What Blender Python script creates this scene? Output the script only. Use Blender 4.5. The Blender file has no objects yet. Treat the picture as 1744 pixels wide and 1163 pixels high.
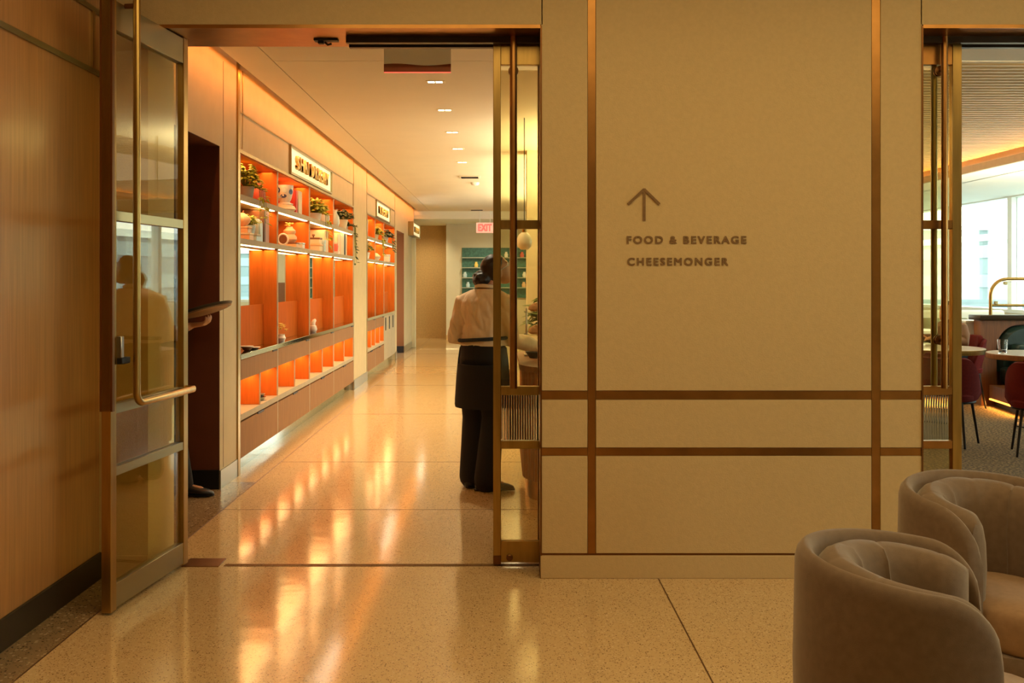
import bpy, bmesh, math, random
from mathutils import Vector, Matrix, Quaternion
random.seed(7)
S = bpy.context.scene
COL = S.collection
F = 1695.0; CH = 1.48; VX = 855.0; VY = 477.0      # focal length in pixels, eye height, vanishing point
def at(px, py, Y):
    """a pixel at depth Y as a world point"""
    return Vector(((px - VX) / F * Y, Y, CH - (py - VY) / F * Y))

# ------------------------------------------------------------------ camera
cam = bpy.data.cameras.new('camera'); cam_o = bpy.data.objects.new('camera', cam); COL.objects.link(cam_o)
cam.sensor_width = 36; cam.lens = 36 * F / 1744; cam.clip_end = 600
cam.shift_x = (872 - VX) / 1744; cam.shift_y = -(581.5 - VY) / 1744
cam_o.location = (0, 0, CH); cam_o.rotation_euler = (math.pi / 2, 0, 0)
S.camera = cam_o

# ------------------------------------------------------------------ world, exposure, large lights
W = bpy.data.worlds.new('sky'); S.world = W; W.use_nodes = True
nt = W.node_tree; bg = nt.nodes['Background']
tc = nt.nodes.new('ShaderNodeTexCoord'); sx = nt.nodes.new('ShaderNodeSeparateXYZ'); rp = nt.nodes.new('ShaderNodeValToRGB')
nt.links.new(tc.outputs['Generated'], sx.inputs[0]); nt.links.new(sx.outputs['Z'], rp.inputs[0]); nt.links.new(rp.outputs[0], bg.inputs[0])
rp.color_ramp.elements[0].position = 0.0; rp.color_ramp.elements[0].color = (.93, 1, .93, 1)
rp.color_ramp.elements[1].position = 1.0; rp.color_ramp.elements[1].color = (.62, .80, .95, 1)
bg.inputs[1].default_value = 5.0
S.view_settings.view_transform = 'Standard'; S.view_settings.look = 'None'
S.view_settings.exposure = 0.32; S.view_settings.gamma = 1.0; S.view_settings.use_curve_mapping = False
S.cycles.max_bounces = 10; S.cycles.transparent_max_bounces = 16; S.cycles.sample_clamp_indirect = 6.0
S.cycles.caustics_reflective = False; S.cycles.caustics_refractive = False

def area(name, loc, size, power, color, rot=(0, 0, 0), spread=180):
    l = bpy.data.lights.new(name, 'AREA'); l.shape = 'RECTANGLE'; l.size, l.size_y = size
    l.energy = power; l.color = color; l.spread = math.radians(spread)
    o = bpy.data.objects.new(name, l); COL.objects.link(o); o.location = loc; o.rotation_euler = rot
    return o
WARM = (1.0, .66, .32); AMBER = (1.0, .43, .13); PALE = (1.0, .82, .55)
area('lounge_ceiling_light', (1.2, 2.9, 3.28), (5.0, 2.2), 60, (1, .74, .36))
area('cove_light', (-1.922, 14.0, 3.075), (.03, 17.0), 25, (1, .26, .03), (0, math.radians(12), 0))
area('cove_grazing_light', (-1.922, 14.0, 3.07), (.03, 17.0), 19, (1, .31, .06), (0, math.radians(13), 0), spread=62)
area('ceiling_fill_uplight', (1.15, 14.5, 2.35), (.7, 9.4), 330, (1, .93, .70), (0, math.radians(180), 0))  # upward fill added to brighten the corridor ceiling, no known lamp there
area('cafe_ceiling_light', (4.2, 11, 3.0), (3, 6), 30, PALE)
area('slat_fill_uplight', (7.0, 12.35, 1.15), (2.2, .3), 75, (1, .86, .6), (0, math.radians(180), 0))  # unseen fill added behind the booth to lift the slatted ceiling
area('cafe_cove_light', (6.30, 14.5, 2.97), (.06, 14), 110, (1, .34, .07), (0, math.radians(120), 0))
area('floor_streak_fill', (-1.45, 21.35, 2.8), (1.3, .10), 5, (.9, 1, .9), spread=4)  # narrow beam added to make the pale daylight streak on the far floor
PI = math.pi; R = math.radians

# ------------------------------------------------------------------ materials
def new_mat(name):
    m = bpy.data.materials.new(name); m.use_nodes = True
    return m, m.node_tree, m.node_tree.nodes['Principled BSDF']
def noise_node(nt, scale, stretch=(1, 1, 1), detail=3):
    g = nt.nodes.new('ShaderNodeNewGeometry'); mp = nt.nodes.new('ShaderNodeMapping'); n = nt.nodes.new('ShaderNodeTexNoise')
    mp.inputs['Scale'].default_value = stretch; n.inputs['Scale'].default_value = scale; n.inputs['Detail'].default_value = detail
    nt.links.new(g.outputs['Position'], mp.inputs[0]); nt.links.new(mp.outputs[0], n.inputs['Vector'])
    return n
def pm(name, col, rough=.5, metal=0.0, vary=0.0, scale=12, stretch=(1, 1, 1), bump=0.0, bscale=200, emit=None, es=0, sheen=0, coat=0, spec=.5, bstretch=(1, 1, 1)):
    m, nt, b = new_mat(name)
    b.inputs['Base Color'].default_value = (*col, 1); b.inputs['Roughness'].default_value = rough; b.inputs['Metallic'].default_value = metal
    b.inputs['Specular IOR Level'].default_value = spec
    if vary:
        n = noise_node(nt, scale, stretch); r = nt.nodes.new('ShaderNodeValToRGB')
        r.color_ramp.elements[0].position = .3; r.color_ramp.elements[1].position = .7
        r.color_ramp.elements[0].color = (*[c * (1 - vary) for c in col], 1); r.color_ramp.elements[1].color = (*[min(1, c * (1 + vary)) for c in col], 1)
        nt.links.new(n.outputs['Fac'], r.inputs[0]); nt.links.new(r.outputs[0], b.inputs['Base Color'])
    if bump:
        n2 = noise_node(nt, bscale, bstretch, 2); bp = nt.nodes.new('ShaderNodeBump'); bp.inputs['Strength'].default_value = bump; bp.inputs['Distance'].default_value = .01
        nt.links.new(n2.outputs['Fac'], bp.inputs['Height']); nt.links.new(bp.outputs[0], b.inputs['Normal'])
    if emit: b.inputs['Emission Color'].default_value = (*emit, 1); b.inputs['Emission Strength'].default_value = es
    if sheen: b.inputs['Sheen Weight'].default_value = sheen; b.inputs['Sheen Roughness'].default_value = .4; b.inputs['Sheen Tint'].default_value = (.9, .85, .75, 1)
    if coat: b.inputs['Coat Weight'].default_value = coat; b.inputs['Coat Roughness'].default_value = .12
    return m
def terrazzo(name, base, dark, light, scale, rough):
    m, nt, b = new_mat(name)
    g = nt.nodes.new('ShaderNodeNewGeometry')
    col = None
    prev = (*base, 1)
    for sc, lo, chip, thr in ((scale, .86, dark, .36), (scale * .7, .74, light, .38), (scale * 1.7, .80, dark, .40)):
        v = nt.nodes.new('ShaderNodeTexVoronoi'); v.inputs['Scale'].default_value = sc
        nt.links.new(g.outputs['Position'], v.inputs['Vector'])
        sep = nt.nodes.new('ShaderNodeSeparateColor'); nt.links.new(v.outputs['Color'], sep.inputs[0])
        a = nt.nodes.new('ShaderNodeMath'); a.operation = 'GREATER_THAN'; a.inputs[1].default_value = lo; nt.links.new(sep.outputs[0], a.inputs[0])
        d = nt.nodes.new('ShaderNodeMath'); d.operation = 'LESS_THAN'; d.inputs[1].default_value = thr; nt.links.new(v.outputs['Distance'], d.inputs[0])
        mu = nt.nodes.new('ShaderNodeMath'); mu.operation = 'MULTIPLY'; nt.links.new(a.outputs[0], mu.inputs[0]); nt.links.new(d.outputs[0], mu.inputs[1])
        mx = nt.nodes.new('ShaderNodeMix'); mx.data_type = 'RGBA'
        nt.links.new(mu.outputs[0], mx.inputs[0])
        if col is None: mx.inputs[6].default_value = prev
        else: nt.links.new(col, mx.inputs[6])
        mx.inputs[7].default_value = (*chip, 1)
        col = mx.outputs[2]
    nt.links.new(col, b.inputs['Base Color'])
    n = noise_node(nt, 3.0); mr = nt.nodes.new('ShaderNodeMapRange'); mr.inputs[3].default_value = rough * .8; mr.inputs[4].default_value = rough * 1.25
    nt.links.new(n.outputs['Fac'], mr.inputs[0]); nt.links.new(mr.outputs[0], b.inputs['Roughness'])
    n2 = noise_node(nt, 5.0, (1, 1, 1), 2); bp = nt.nodes.new('ShaderNodeBump'); bp.inputs['Strength'].default_value = .05; bp.inputs['Distance'].default_value = .02
    nt.links.new(n2.outputs['Fac'], bp.inputs['Height']); nt.links.new(bp.outputs[0], b.inputs['Normal'])
    return m
def speckle(name, cols, scale, rough=.95, bump=.6):
    m, nt, b = new_mat(name)
    n = noise_node(nt, scale, (1, 1, 1), 4); r = nt.nodes.new('ShaderNodeValToRGB')
    r.color_ramp.elements[0].position = .36; r.color_ramp.elements[0].color = (*cols[0], 1)
    r.color_ramp.elements[1].position = .62; r.color_ramp.elements[1].color = (*cols[2], 1)
    e = r.color_ramp.elements.new(.5); e.color = (*cols[1], 1)
    nt.links.new(n.outputs['Fac'], r.inputs[0]); nt.links.new(r.outputs[0], b.inputs['Base Color']); b.inputs['Roughness'].default_value = rough
    bp = nt.nodes.new('ShaderNodeBump'); bp.inputs['Strength'].default_value = bump; bp.inputs['Distance'].default_value = .01
    nt.links.new(n.outputs['Fac'], bp.inputs['Height']); nt.links.new(bp.outputs[0], b.inputs['Normal'])
    return m
def glass(name, tint=(.95, .97, .92), base=.05):
    """clear pane: see-through with mirror reflection rising towards grazing angles"""
    m = bpy.data.materials.new(name); m.use_nodes = True; nt = m.node_tree; nt.nodes.remove(nt.nodes['Principled BSDF'])
    out = nt.nodes['Material Output']; t = nt.nodes.new('ShaderNodeBsdfTransparent'); t.inputs[0].default_value = (*tint, 1)
    gl = nt.nodes.new('ShaderNodeBsdfGlossy'); gl.inputs['Roughness'].default_value = 0.0
    lw = nt.nodes.new('ShaderNodeLayerWeight'); lw.inputs[0].default_value = .5
    p = nt.nodes.new('ShaderNodeMath'); p.operation = 'POWER'; p.inputs[1].default_value = 5; nt.links.new(lw.outputs['Facing'], p.inputs[0])
    ma = nt.nodes.new('ShaderNodeMath'); ma.operation = 'MULTIPLY_ADD'; ma.inputs[1].default_value = 1 - base; ma.inputs[2].default_value = base; nt.links.new(p.outputs[0], ma.inputs[0])
    mx = nt.nodes.new('ShaderNodeMixShader'); nt.links.new(ma.outputs[0], mx.inputs[0]); nt.links.new(t.outputs[0], mx.inputs[1]); nt.links.new(gl.outputs[0], mx.inputs[2])
    nt.links.new(mx.outputs[0], out.inputs[0])
    return m
def veil(name, col, amount):
    """milky sheet: part diffuse and translucent, part see-through"""
    m = bpy.data.materials.new(name); m.use_nodes = True; nt = m.node_tree; nt.nodes.remove(nt.nodes['Principled BSDF'])
    t = nt.nodes.new('ShaderNodeBsdfTransparent'); d = nt.nodes.new('ShaderNodeBsdfDiffuse'); l = nt.nodes.new('ShaderNodeBsdfTranslucent')
    for n in (d, l): n.inputs[0].default_value = (*col, 1)
    a = nt.nodes.new('ShaderNodeMixShader'); nt.links.new(d.outputs[0], a.inputs[1]); nt.links.new(l.outputs[0], a.inputs[2])
    b = nt.nodes.new('ShaderNodeMixShader'); b.inputs[0].default_value = amount; nt.links.new(t.outputs[0], b.inputs[1]); nt.links.new(a.outputs[0], b.inputs[2])
    nt.links.new(b.outputs[0], nt.nodes['Material Output'].inputs[0])
    return m
def real_glass(name, col=(1, 1, 1), rough=0.0, ior=1.4):
    m = bpy.data.materials.new(name); m.use_nodes = True; nt = m.node_tree; nt.nodes.remove(nt.nodes['Principled BSDF'])
    g = nt.nodes.new('ShaderNodeBsdfGlass'); g.inputs[0].default_value = (*col, 1); g.inputs['Roughness'].default_value = rough; g.inputs['IOR'].default_value = ior
    nt.links.new(g.outputs[0], nt.nodes['Material Output'].inputs[0])
    return m

M = dict(
    plaster=pm('sand_plaster', (.575, .41, .185), .75, vary=.035, scale=45, bump=.12, bscale=160),
    plaster_c=pm('corridor_plaster', (.58, .47, .275), .75, vary=.04, scale=6, bump=.06),
    cream=pm('cream_paint', (.72, .66, .48), .8, vary=.03, scale=3),
    tan=pm('tan_fabric_wall', (.60, .40, .17), .85, vary=.08, scale=30),
    ceil=pm('ceiling_paint', (.78, .71, .52), .85, vary=.02, scale=2),
    white_ceil=pm('white_ceiling_paint', (.86, .88, .80), .85),
    wood_left=pm('amber_veneer', (.42, .19, .055), .36, vary=.16, scale=9, stretch=(6, 6, .25), bump=.03, bscale=60, bstretch=(6, 6, .3), coat=.25),
    brass=pm('brushed_brass', (.44, .28, .085), .30, 1.0, vary=.12, scale=40, stretch=(1, 1, .1)),
    brass_pale=pm('pale_satin_brass', (.36, .30, .15), .34, 1.0),
    bronze=pm('bronze_inlay', (.42, .20, .055), .32, 1.0, vary=.12, scale=30, stretch=(.3, .3, .3)),
    bronze_d=pm('dark_bronze', (.20, .085, .025), .38, .9),
    dark=pm('black_metal', (.015, .013, .012), .5, .4),
    base_dark=pm('dark_base_metal', (.05, .035, .02), .4, .6),
    base_grey=pm('grey_base_metal', (.42, .42, .34), .3, .9),
    floor=terrazzo('terrazzo_floor', (.66, .46, .225), (.22, .125, .05), (.74, .55, .30), 105, .115),
    border=terrazzo('dark_terrazzo_border', (.30, .20, .10), (.09, .055, .025), (.50, .37, .20), 75, .20),
    joint=pm('floor_joint', (.16, .08, .03), .5, .5),
    carpet=speckle('brown_carpet', ((.026, .016, .005), (.10, .066, .022), (.25, .17, .065)), 48),
    orange=pm('orange_wood', (.66, .185, .03), .6, spec=.08, vary=.10, scale=8, stretch=(4, 4, .4)),
    orange_d=pm('deep_orange_wood', (.52, .12, .014), .7, spec=.05, vary=.10, scale=8, stretch=(4, 4, .4)),
    shelf=pm('pale_taupe_laminate', (.44, .37, .25), .6, spec=.2, vary=.05, scale=14),
    drawer=pm('drawer_veneer', (.31, .155, .06), .6, spec=.15, vary=.12, scale=9, stretch=(5, 5, .4)),
    steel=pm('satin_steel', (.60, .66, .60), .06, 1.0),
    mirror=pm('mirror', (.92, .93, .86), .0, 1.0),
    led=pm('led_strip', (1, .9, .6), .5, emit=(1, .80, .42), es=4),
    signface=pm('lit_sign_face', (.85, .76, .52), .6, emit=(1, .80, .42), es=.5),
    letter_gold=pm('gold_letters', (.80, .50, .12), .5, .0),
    letter_brown=pm('brown_letters', (.20, .105, .030), .6, vary=.15, scale=90),
    brown_lacquer=pm('brown_lacquer', (.22, .085, .028), .6, spec=.15),
    oxblood=pm('oxblood_lacquer', (.13, .036, .013), .5, vary=.1, scale=6),
    velvet=pm('taupe_velvet', (.20, .135, .085), .85, vary=.08, scale=40, bump=.15, bscale=500, sheen=.55, spec=.2),
    velvet_seat=pm('tan_velvet', (.36, .22, .12), .85, vary=.08, scale=40, bump=.15, bscale=500, sheen=.4, spec=.2),
    red=pm('burgundy_fabric', (.12, .009, .007), .85, vary=.12, scale=50, spec=.2),
    leather=pm('dark_green_leather', (.016, .040, .034), .32, vary=.2, scale=6),
    walnut=pm('walnut_wood', (.21, .072, .016), .5, vary=.2, scale=9, stretch=(5, 5, .5)),
    marble=pm('pale_stone_top', (.80, .76, .66), .15, vary=.05, scale=9),
    white=pm('white_glaze', (.82, .80, .72), .35),
    ivory=pm('ivory_paper', (.80, .68, .48), .7),
    peach=pm('peach_ceramic', (.85, .52, .28), .5),
    coral=pm('coral_ceramic', (.85, .18, .12), .5),
    blue=pm('navy_glaze', (.05, .09, .22), .35),
    sky=pm('pale_blue_glaze', (.52, .66, .68), .35),
    grey=pm('grey_ceramic', (.46, .44, .36), .6),
    pink=pm('dusty_pink_cloth', (.60, .33, .26), .7),
    redbook=pm('scarlet_cloth', (.72, .06, .04), .6),
    blackp=pm('black_paper', (.02, .018, .016), .6),
    brownp=pm('brown_leather', (.20, .08, .03), .5),
    leaf=pm('leaf_green', (.16, .20, .035), .5, vary=.4, scale=40),
    leaf_y=pm('leaf_yellow_green', (.33, .37, .03), .5, vary=.3, scale=40),
    leaf_d=pm('leaf_dark', (.035, .07, .025), .45, vary=.4, scale=40),
    petal=pm('yellow_petal', (.90, .66, .16), .6),
    teal=pm('teal_tile', (.05, .17, .14), .35, vary=.3, scale=18),
    tealshelf=pm('grey_ledge', (.38, .42, .34), .5),
    skin=pm('skin', (.50, .24, .12), .5, vary=.05, scale=30),
    hair=pm('dark_hair', (.022, .010, .006), .42, vary=.3, scale=60, stretch=(1, 1, .3)),
    blouse=pm('cream_cotton', (.88, .68, .44), .8, vary=.04, scale=14, bump=.9, bscale=11, bstretch=(1.6, 1.6, .5)),
    black_cloth=pm('black_cloth', (.012, .010, .009), .9),
    navy_cloth=pm('navy_denim', (.022, .032, .042), .85, vary=.2, scale=50),
    shoe=pm('black_leather', (.012, .011, .010), .35),
    jacket=pm('brown_jacket', (.20, .10, .045), .8),
    flute=pm('reddish_wood', (.34, .13, .045), .45, vary=.15, scale=12, stretch=(4, 4, .3)),
    bread=pm('bread_crust', (.50, .25, .11), .7, vary=.25, scale=25),
    cream_fab=pm('cream_upholstery', (.78, .74, .60), .85, vary=.03),
    olive_fab=pm('olive_upholstery', (.25, .23, .12), .85),
    slat=pm('ceiling_slat_wood', (.84, .68, .42), .6, vary=.12, scale=10, stretch=(.5, 5, 5)),
    slat_back=pm('slat_backing', (.10, .06, .03), .9),
    frame_white=pm('white_frame', (.80, .84, .78), .4),
    concrete=pm('pale_concrete', (.55, .58, .55), .8, vary=.05, scale=.2),
    band=pm('facade_glass_band', (.24, .34, .36), .3),
    facade=pm('pale_blue_facade', (.17, .235, .25), .6, vary=.08, scale=.3),
    exit_red=pm('exit_red', (.9, .08, .06), .5, emit=(1, .10, .07), es=1.3),
    exit_face=pm('exit_face', (.95, .55, .42), .5, emit=(1, .52, .38), es=.45),
    frost=veil('frosted_acrylic', (.60, .57, .42), .75),
    amberband=veil('red_brown_band', (.34, .10, .04), .75),
    exit_edge=pm('red_lit_edge', (.9, .2, .12), .4, emit=(1, .16, .1), es=.7),
    lampglow=pm('lamp_lens', (1, .9, .7), .4, emit=(1, .88, .6), es=6),
    opal=pm('opal_glass', (.90, .86, .70), .3),
    glow_amber=pm('amber_led', (1, .5, .1), .5, emit=(1, .36, .05), es=3.0),
    tray=pm('black_tray', (.02, .018, .014), .35),
    tray_under=pm('brown_tray_underside', (.34, .19, .075), .5),
    cola=pm('dark_drink', (.05, .015, .006), .2),
    silver=pm('lock_steel', (.45, .42, .36), .35, 1.0),
    glass=glass('clear_glass'),
    glass_door=glass('door_glass', (.95, .90, .68), .08),
    reed=real_glass('reeded_glass', (.93, .95, .88), .02, 1.25),
    tumbler=real_glass('tumbler_glass', (1, 1, 1), 0, 1.3),
)

# ------------------------------------------------------------------ mesh builder
class MB:
    def __init__(s): s.bm = bmesh.new(); s.mats = []; s.mi = 0
    def mat(s, m):
        if m not in s.mats: s.mats.append(m)
        s.mi = s.mats.index(m); return s
    def face(s, vs):
        try: f = s.bm.faces.new(vs); f.material_index = s.mi; return f
        except ValueError: return None
    def box(s, x0, x1, y0, y1, z0, z1, bev=0.0, seg=1, rot=None, piv=None):
        vs = [s.bm.verts.new((x, y, z)) for z in (z0, z1) for y in (y0, y1) for x in (x0, x1)]
        fs = [s.face([vs[i] for i in q]) for q in ((0, 2, 3, 1), (4, 5, 7, 6), (0, 1, 5, 4), (2, 6, 7, 3), (0, 4, 6, 2), (1, 3, 7, 5))]
        if bev:
            es = list({e for f in fs for e in f.edges})
            r = bmesh.ops.bevel(s.bm, geom=es, offset=bev, segments=seg, affect='EDGES', profile=.5)
            vs = list({v for f in r['faces'] for v in f.verts} | {v for v in vs if v.is_valid})
            for f in r['faces']: f.material_index = s.mi
        if rot is not None:
            bmesh.ops.rotate(s.bm, verts=[v for v in vs if v.is_valid], cent=piv or ((x0 + x1) / 2, (y0 + y1) / 2, (z0 + z1) / 2), matrix=rot)
        return s
    def rings(s, rings, closed=True, cap=True, loop=False):
        vr = [[s.bm.verts.new(p) for p in r] for r in rings]
        n = len(vr[0]); k = len(vr)
        for i in range(k if loop else k - 1):
            a, b = vr[i], vr[(i + 1) % k]
            for j in range(n if closed else n - 1):
                s.face((a[j], a[(j + 1) % n], b[(j + 1) % n], b[j]))
        if cap and not loop: s.face(vr[0][::-1]); s.face(vr[-1])
        return s
    def tube(s, pts, rad, n=10, cap=True, flat=1.0, loop=False):
        pts = [Vector(p) for p in pts]; k = len(pts)
        rad = rad if isinstance(rad, (list, tuple)) else [rad] * k
        tans = []
        for i in range(k):
            if loop: t = pts[(i + 1) % k] - pts[i - 1]
            else: t = pts[min(i + 1, k - 1)] - pts[max(i - 1, 0)]
            tans.append(t.normalized())
        u = tans[0].orthogonal().normalized(); out = []
        for i in range(k):
            if i: u = (tans[i - 1].rotation_difference(tans[i]) @ u).normalized()
            v = tans[i].cross(u)
            out.append([pts[i] + rad[i] * (math.cos(2 * PI * j / n) * u + flat * math.sin(2 * PI * j / n) * v) for j in range(n)])
        return s.rings(out, True, cap, loop)
    def limb(s, pts, rad, n=14):
        """rounded-end tapering limb"""
        pts = [Vector(p) for p in pts]; rad = list(rad)
        d0 = (pts[0] - pts[1]).normalized(); d1 = (pts[-1] - pts[-2]).normalized()
        a = [pts[0] + d0 * rad[0] * f for f in (.95, .75, .4)]; ar = [rad[0] * f for f in (.3, .66, .92)]
        b = [pts[-1] + d1 * rad[-1] * f for f in (.4, .75, .95)]; br = [rad[-1] * f for f in (.92, .66, .3)]
        return s.tube(a + pts + b, ar + rad + br, n)
    def loft(s, secs, n=24, sq=2.0):
        out = []
        for (cx, cy, cz, rx, ry) in secs:
            r = []
            for j in range(n):
                a = 2 * PI * j / n; c, d = math.cos(a), math.sin(a)
                r.append((cx + rx * math.copysign(abs(c) ** (2 / sq), c), cy + ry * math.copysign(abs(d) ** (2 / sq), d), cz))
            out.append(r)
        return s.rings(out)
    def lathe(s, prof, c=(0, 0, 0), n=24, axis=None, arc=None):
        c = Vector(c); out = []
        for (r, z) in prof:
            r = max(r, .0004)
            out.append([Vector((r * math.cos(2 * PI * j / n), r * math.sin(2 * PI * j / n), z)) for j in range(n)])
        if axis is not None:
            q = Vector((0, 0, 1)).rotation_difference(Vector(axis)); out = [[q @ p for p in r] for r in out]
        return s.rings([[p + c for p in r] for r in out])
    def ball(s, c, r, n=14, m=9, sc=(1, 1, 1)):
        prof = [(r * math.sin(PI * i / m), -r * math.cos(PI * i / m)) for i in range(m + 1)]
        out = [[Vector((max(p, .0005) * math.cos(2 * PI * j / n) * sc[0], max(p, .0005) * math.sin(2 * PI * j / n) * sc[1], z * sc[2])) + Vector(c) for j in range(n)] for p, z in prof]
        return s.rings(out)
    def leaf(s, base, dirv, L, w, up=Vector((0, 0, 1)), fold=.25):
        d = Vector(dirv).normalized(); sd = d.cross(up)
        sd = sd.normalized() if sd.length > 1e-4 else Vector((1, 0, 0)); nn = sd.cross(d)
        b = Vector(base); mid = b + d * L * .45 + nn * w * fold
        p = [b, b + d * L * .45 + sd * w * .5, b + d * L - nn * L * .15, b + d * L * .45 - sd * w * .5]
        v = [s.bm.verts.new(q) for q in (*p, mid)]
        for i in range(4): s.face((v[i], v[(i + 1) % 4], v[4]))
        return s
    def extrude_poly(s, pts, d):
        """polygon (list of 3D points) pushed along vector d"""
        d = Vector(d); a = [Vector(p) for p in pts]
        return s.rings([a, [p + d for p in a]])
    def mesh(s, name, smooth=True, ang=40):
        bmesh.ops.recalc_face_normals(s.bm, faces=s.bm.faces)
        me = bpy.data.meshes.new(name); s.bm.to_mesh(me); s.bm.free()
        for m in s.mats: me.materials.append(m)
        if smooth:
            me.polygons.foreach_set('use_smooth', [True] * len(me.polygons)); me.set_sharp_from_angle(angle=R(ang))
        return me
    def build(s, name, m=None, parent=None, local=False, smooth=True, ang=40, **props):
        if m is not None and not s.mats: s.mats = [m if not isinstance(m, str) else M[m]]
        me = s.mesh(name, smooth, ang)
        return put(name, me, parent, local, **props)
def put(name, me, parent=None, local=False, **props):
    o = bpy.data.objects.new(name, me); COL.objects.link(o)
    if parent is not None:
        o.parent = parent
        if not local:
            off = Vector((0, 0, 0)); p = parent
            while p is not None: off += p.location; p = p.parent
            me.transform(Matrix.Translation(-off))
    elif not local:
        co = [v.co for v in me.vertices]
        c = Vector(((min(v.x for v in co) + max(v.x for v in co)) / 2, (min(v.y for v in co) + max(v.y for v in co)) / 2, min(v.z for v in co)))
        me.transform(Matrix.Translation(-c)); o.location = c
    for k, v in props.items(): o[k] = v
    return o
def thing(name, label, cat, loc=(0, 0, 0), rz=0, group=None, kind=None):
    o = bpy.data.objects.new(name, None); COL.objects.link(o); o.location = loc; o.rotation_euler = (0, 0, rz); o.empty_display_size = .1
    if label: o['label'] = label
    if cat: o['category'] = cat
    if group: o['group'] = group
    if kind: o['kind'] = kind
    return o
def tag(o, label, cat, group=None):
    o['label'] = label; o['category'] = cat
    if group: o['group'] = group
    return o
def struct(name, mb, m, parent=None):
    o = mb.build(name, m, parent)
    if parent is None: o['kind'] = 'structure'
    return o
def copy_tree(o, parent=None):
    c = o.copy(); COL.objects.link(c)
    if parent is not None: c.parent = parent
    for ch in list(o.children): copy_tree(ch, c)
    return c
def B(*a, **k): return MB().box(*a, **k)
def remesh(mb, voxel, smooth=2, fac=.5):
    """fuse overlapping closed pieces into one continuous surface"""
    bmesh.ops.recalc_face_normals(mb.bm, faces=mb.bm.faces)
    me = bpy.data.meshes.new('tmp'); mb.bm.to_mesh(me); mb.bm.free()
    o = bpy.data.objects.new('tmp', me); COL.objects.link(o)
    r = o.modifiers.new('r', 'REMESH'); r.mode = 'VOXEL'; r.voxel_size = voxel
    if smooth: s_ = o.modifiers.new('s', 'SMOOTH'); s_.iterations = smooth; s_.factor = fac
    dg = bpy.context.evaluated_depsgraph_get(); dg.update()
    out = bpy.data.meshes.new_from_object(o.evaluated_get(dg)); bpy.data.objects.remove(o); bpy.data.meshes.remove(me)
    out.polygons.foreach_set('use_smooth', [True] * len(out.polygons))
    return out
def put_mesh(name, me, m, parent, **props):
    me.materials.clear(); me.materials.append(M[m]); me.name = name
    return put(name, me, parent, True, **props)
def text_mesh(body, size, depth, m, bold=0.0, spacing=1.0, align='LEFT'):
    cu = bpy.data.curves.new('t', 'FONT'); cu.body = body; cu.size = size; cu.extrude = depth; cu.offset = bold; cu.space_character = spacing; cu.align_x = align
    o = bpy.data.objects.new('t', cu); COL.objects.link(o)
    dg = bpy.context.evaluated_depsgraph_get(); dg.update()
    me = bpy.data.meshes.new_from_object(o.evaluated_get(dg)); bpy.data.objects.remove(o)
    me.materials.clear(); me.materials.append(M[m]); return me

def letters(body, width, cap, depth, m, bold=0.0, spacing=1.0):
    """one mesh per letter in the XY plane, baseline at y=0, x from 0 to width; returns [(mesh, x_shift)]"""
    out = []; full = text_mesh(body, 1, 0, m, 0, spacing); X0 = min(v.co.x for v in full.vertices); X1 = max(v.co.x for v in full.vertices)
    kx_ = (width - 2 * bold) / (X1 - X0); ky_ = (cap - 2 * bold) / .682
    for i, ch in enumerate(body):
        if ch == ' ': continue
        pre = text_mesh(body[:i + 1], 1, 0, m, 0, spacing); right = max(v.co.x for v in pre.vertices)
        bm = bmesh.new()
        for k, (dx, dy) in enumerate(((0, 0), (1, 1), (-1, 1), (1, -1), (-1, -1), (1, 0), (-1, 0)) if bold else ((0, 0),)):
            g = text_mesh(ch, 1, .5, m, 0, 1.0); r = max(v.co.x for v in g.vertices)
            g.transform(Matrix.Translation((bold + dx * bold, bold + dy * bold, 0)) @ Matrix.Diagonal((kx_, ky_, depth * (1 + .05 * k), 1)) @ Matrix.Translation((right - r - X0, 0, 0)))
            bm.from_mesh(g); bpy.data.meshes.remove(g)
        me = bpy.data.meshes.new('letter'); bm.to_mesh(me); bm.free(); me.materials.append(M[m]); out.append(me)
    return out

# ------------------------------------------------------------------ the shell
YF, YB = 4.94, 5.33            # front and rear face of the wall with the two doorways
LX, OX0, OX1, RX = -2.0, -1.757, .19, 2.09   # left wall, left doorway, wall block
HZ = 2.742; TOP = 3.35; CZ = 3.045; WX = 8.7; SOF = 2.90
fl = struct('floor', B(-1.80, 8.7, -4.5, 5.17, -.1, 0), 'floor')
fl2 = struct('floor', B(-1.80, 2.02, 5.17, 26, -.1, 0), 'floor')
struct('floor', B(2.02, WX, 5.17, 26, -.1, 0), 'carpet')
struct('trim_1', B(-2.6, -1.80, -4.5, 7.3, -.1, 0), 'border'); struct('floor', B(-2.6, -1.80, 7.3, 26, -.1, 0), 'floor')
jm = MB()
for x0, x1, y0, y1 in ((.772, .778, -4.5, 4.93), (-1.803, -1.797, -4.5, 26)):
    B(x0, x1, y0, y1, -.01, .0012).build('floor_joint', 'joint', fl)
for y in (6.42, 8.1, 11.0, 14.0, 17.0, 20.0):
    B(-1.8, 2.02, y - .003, y + .003, -.01, .0012).build('floor_joint', 'joint', fl2)
B(-.9, -.894, 8.1, 26, -.01, .0012)
struct('trim_2', B(-1.44, .19, 5.150, 5.158, -.01, .003).box(-1.44, .19, 5.176, 5.184, -.01, .003), 'bronze_d')
struct('trim_3', B(-1.655, -1.463, 5.135, 5.285, -.02, .004, bev=.001), 'bronze_d')
struct('trim_4', B(2.02, 2.03, 5.17, 26, -.02, .004), 'bronze_d')
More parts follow.
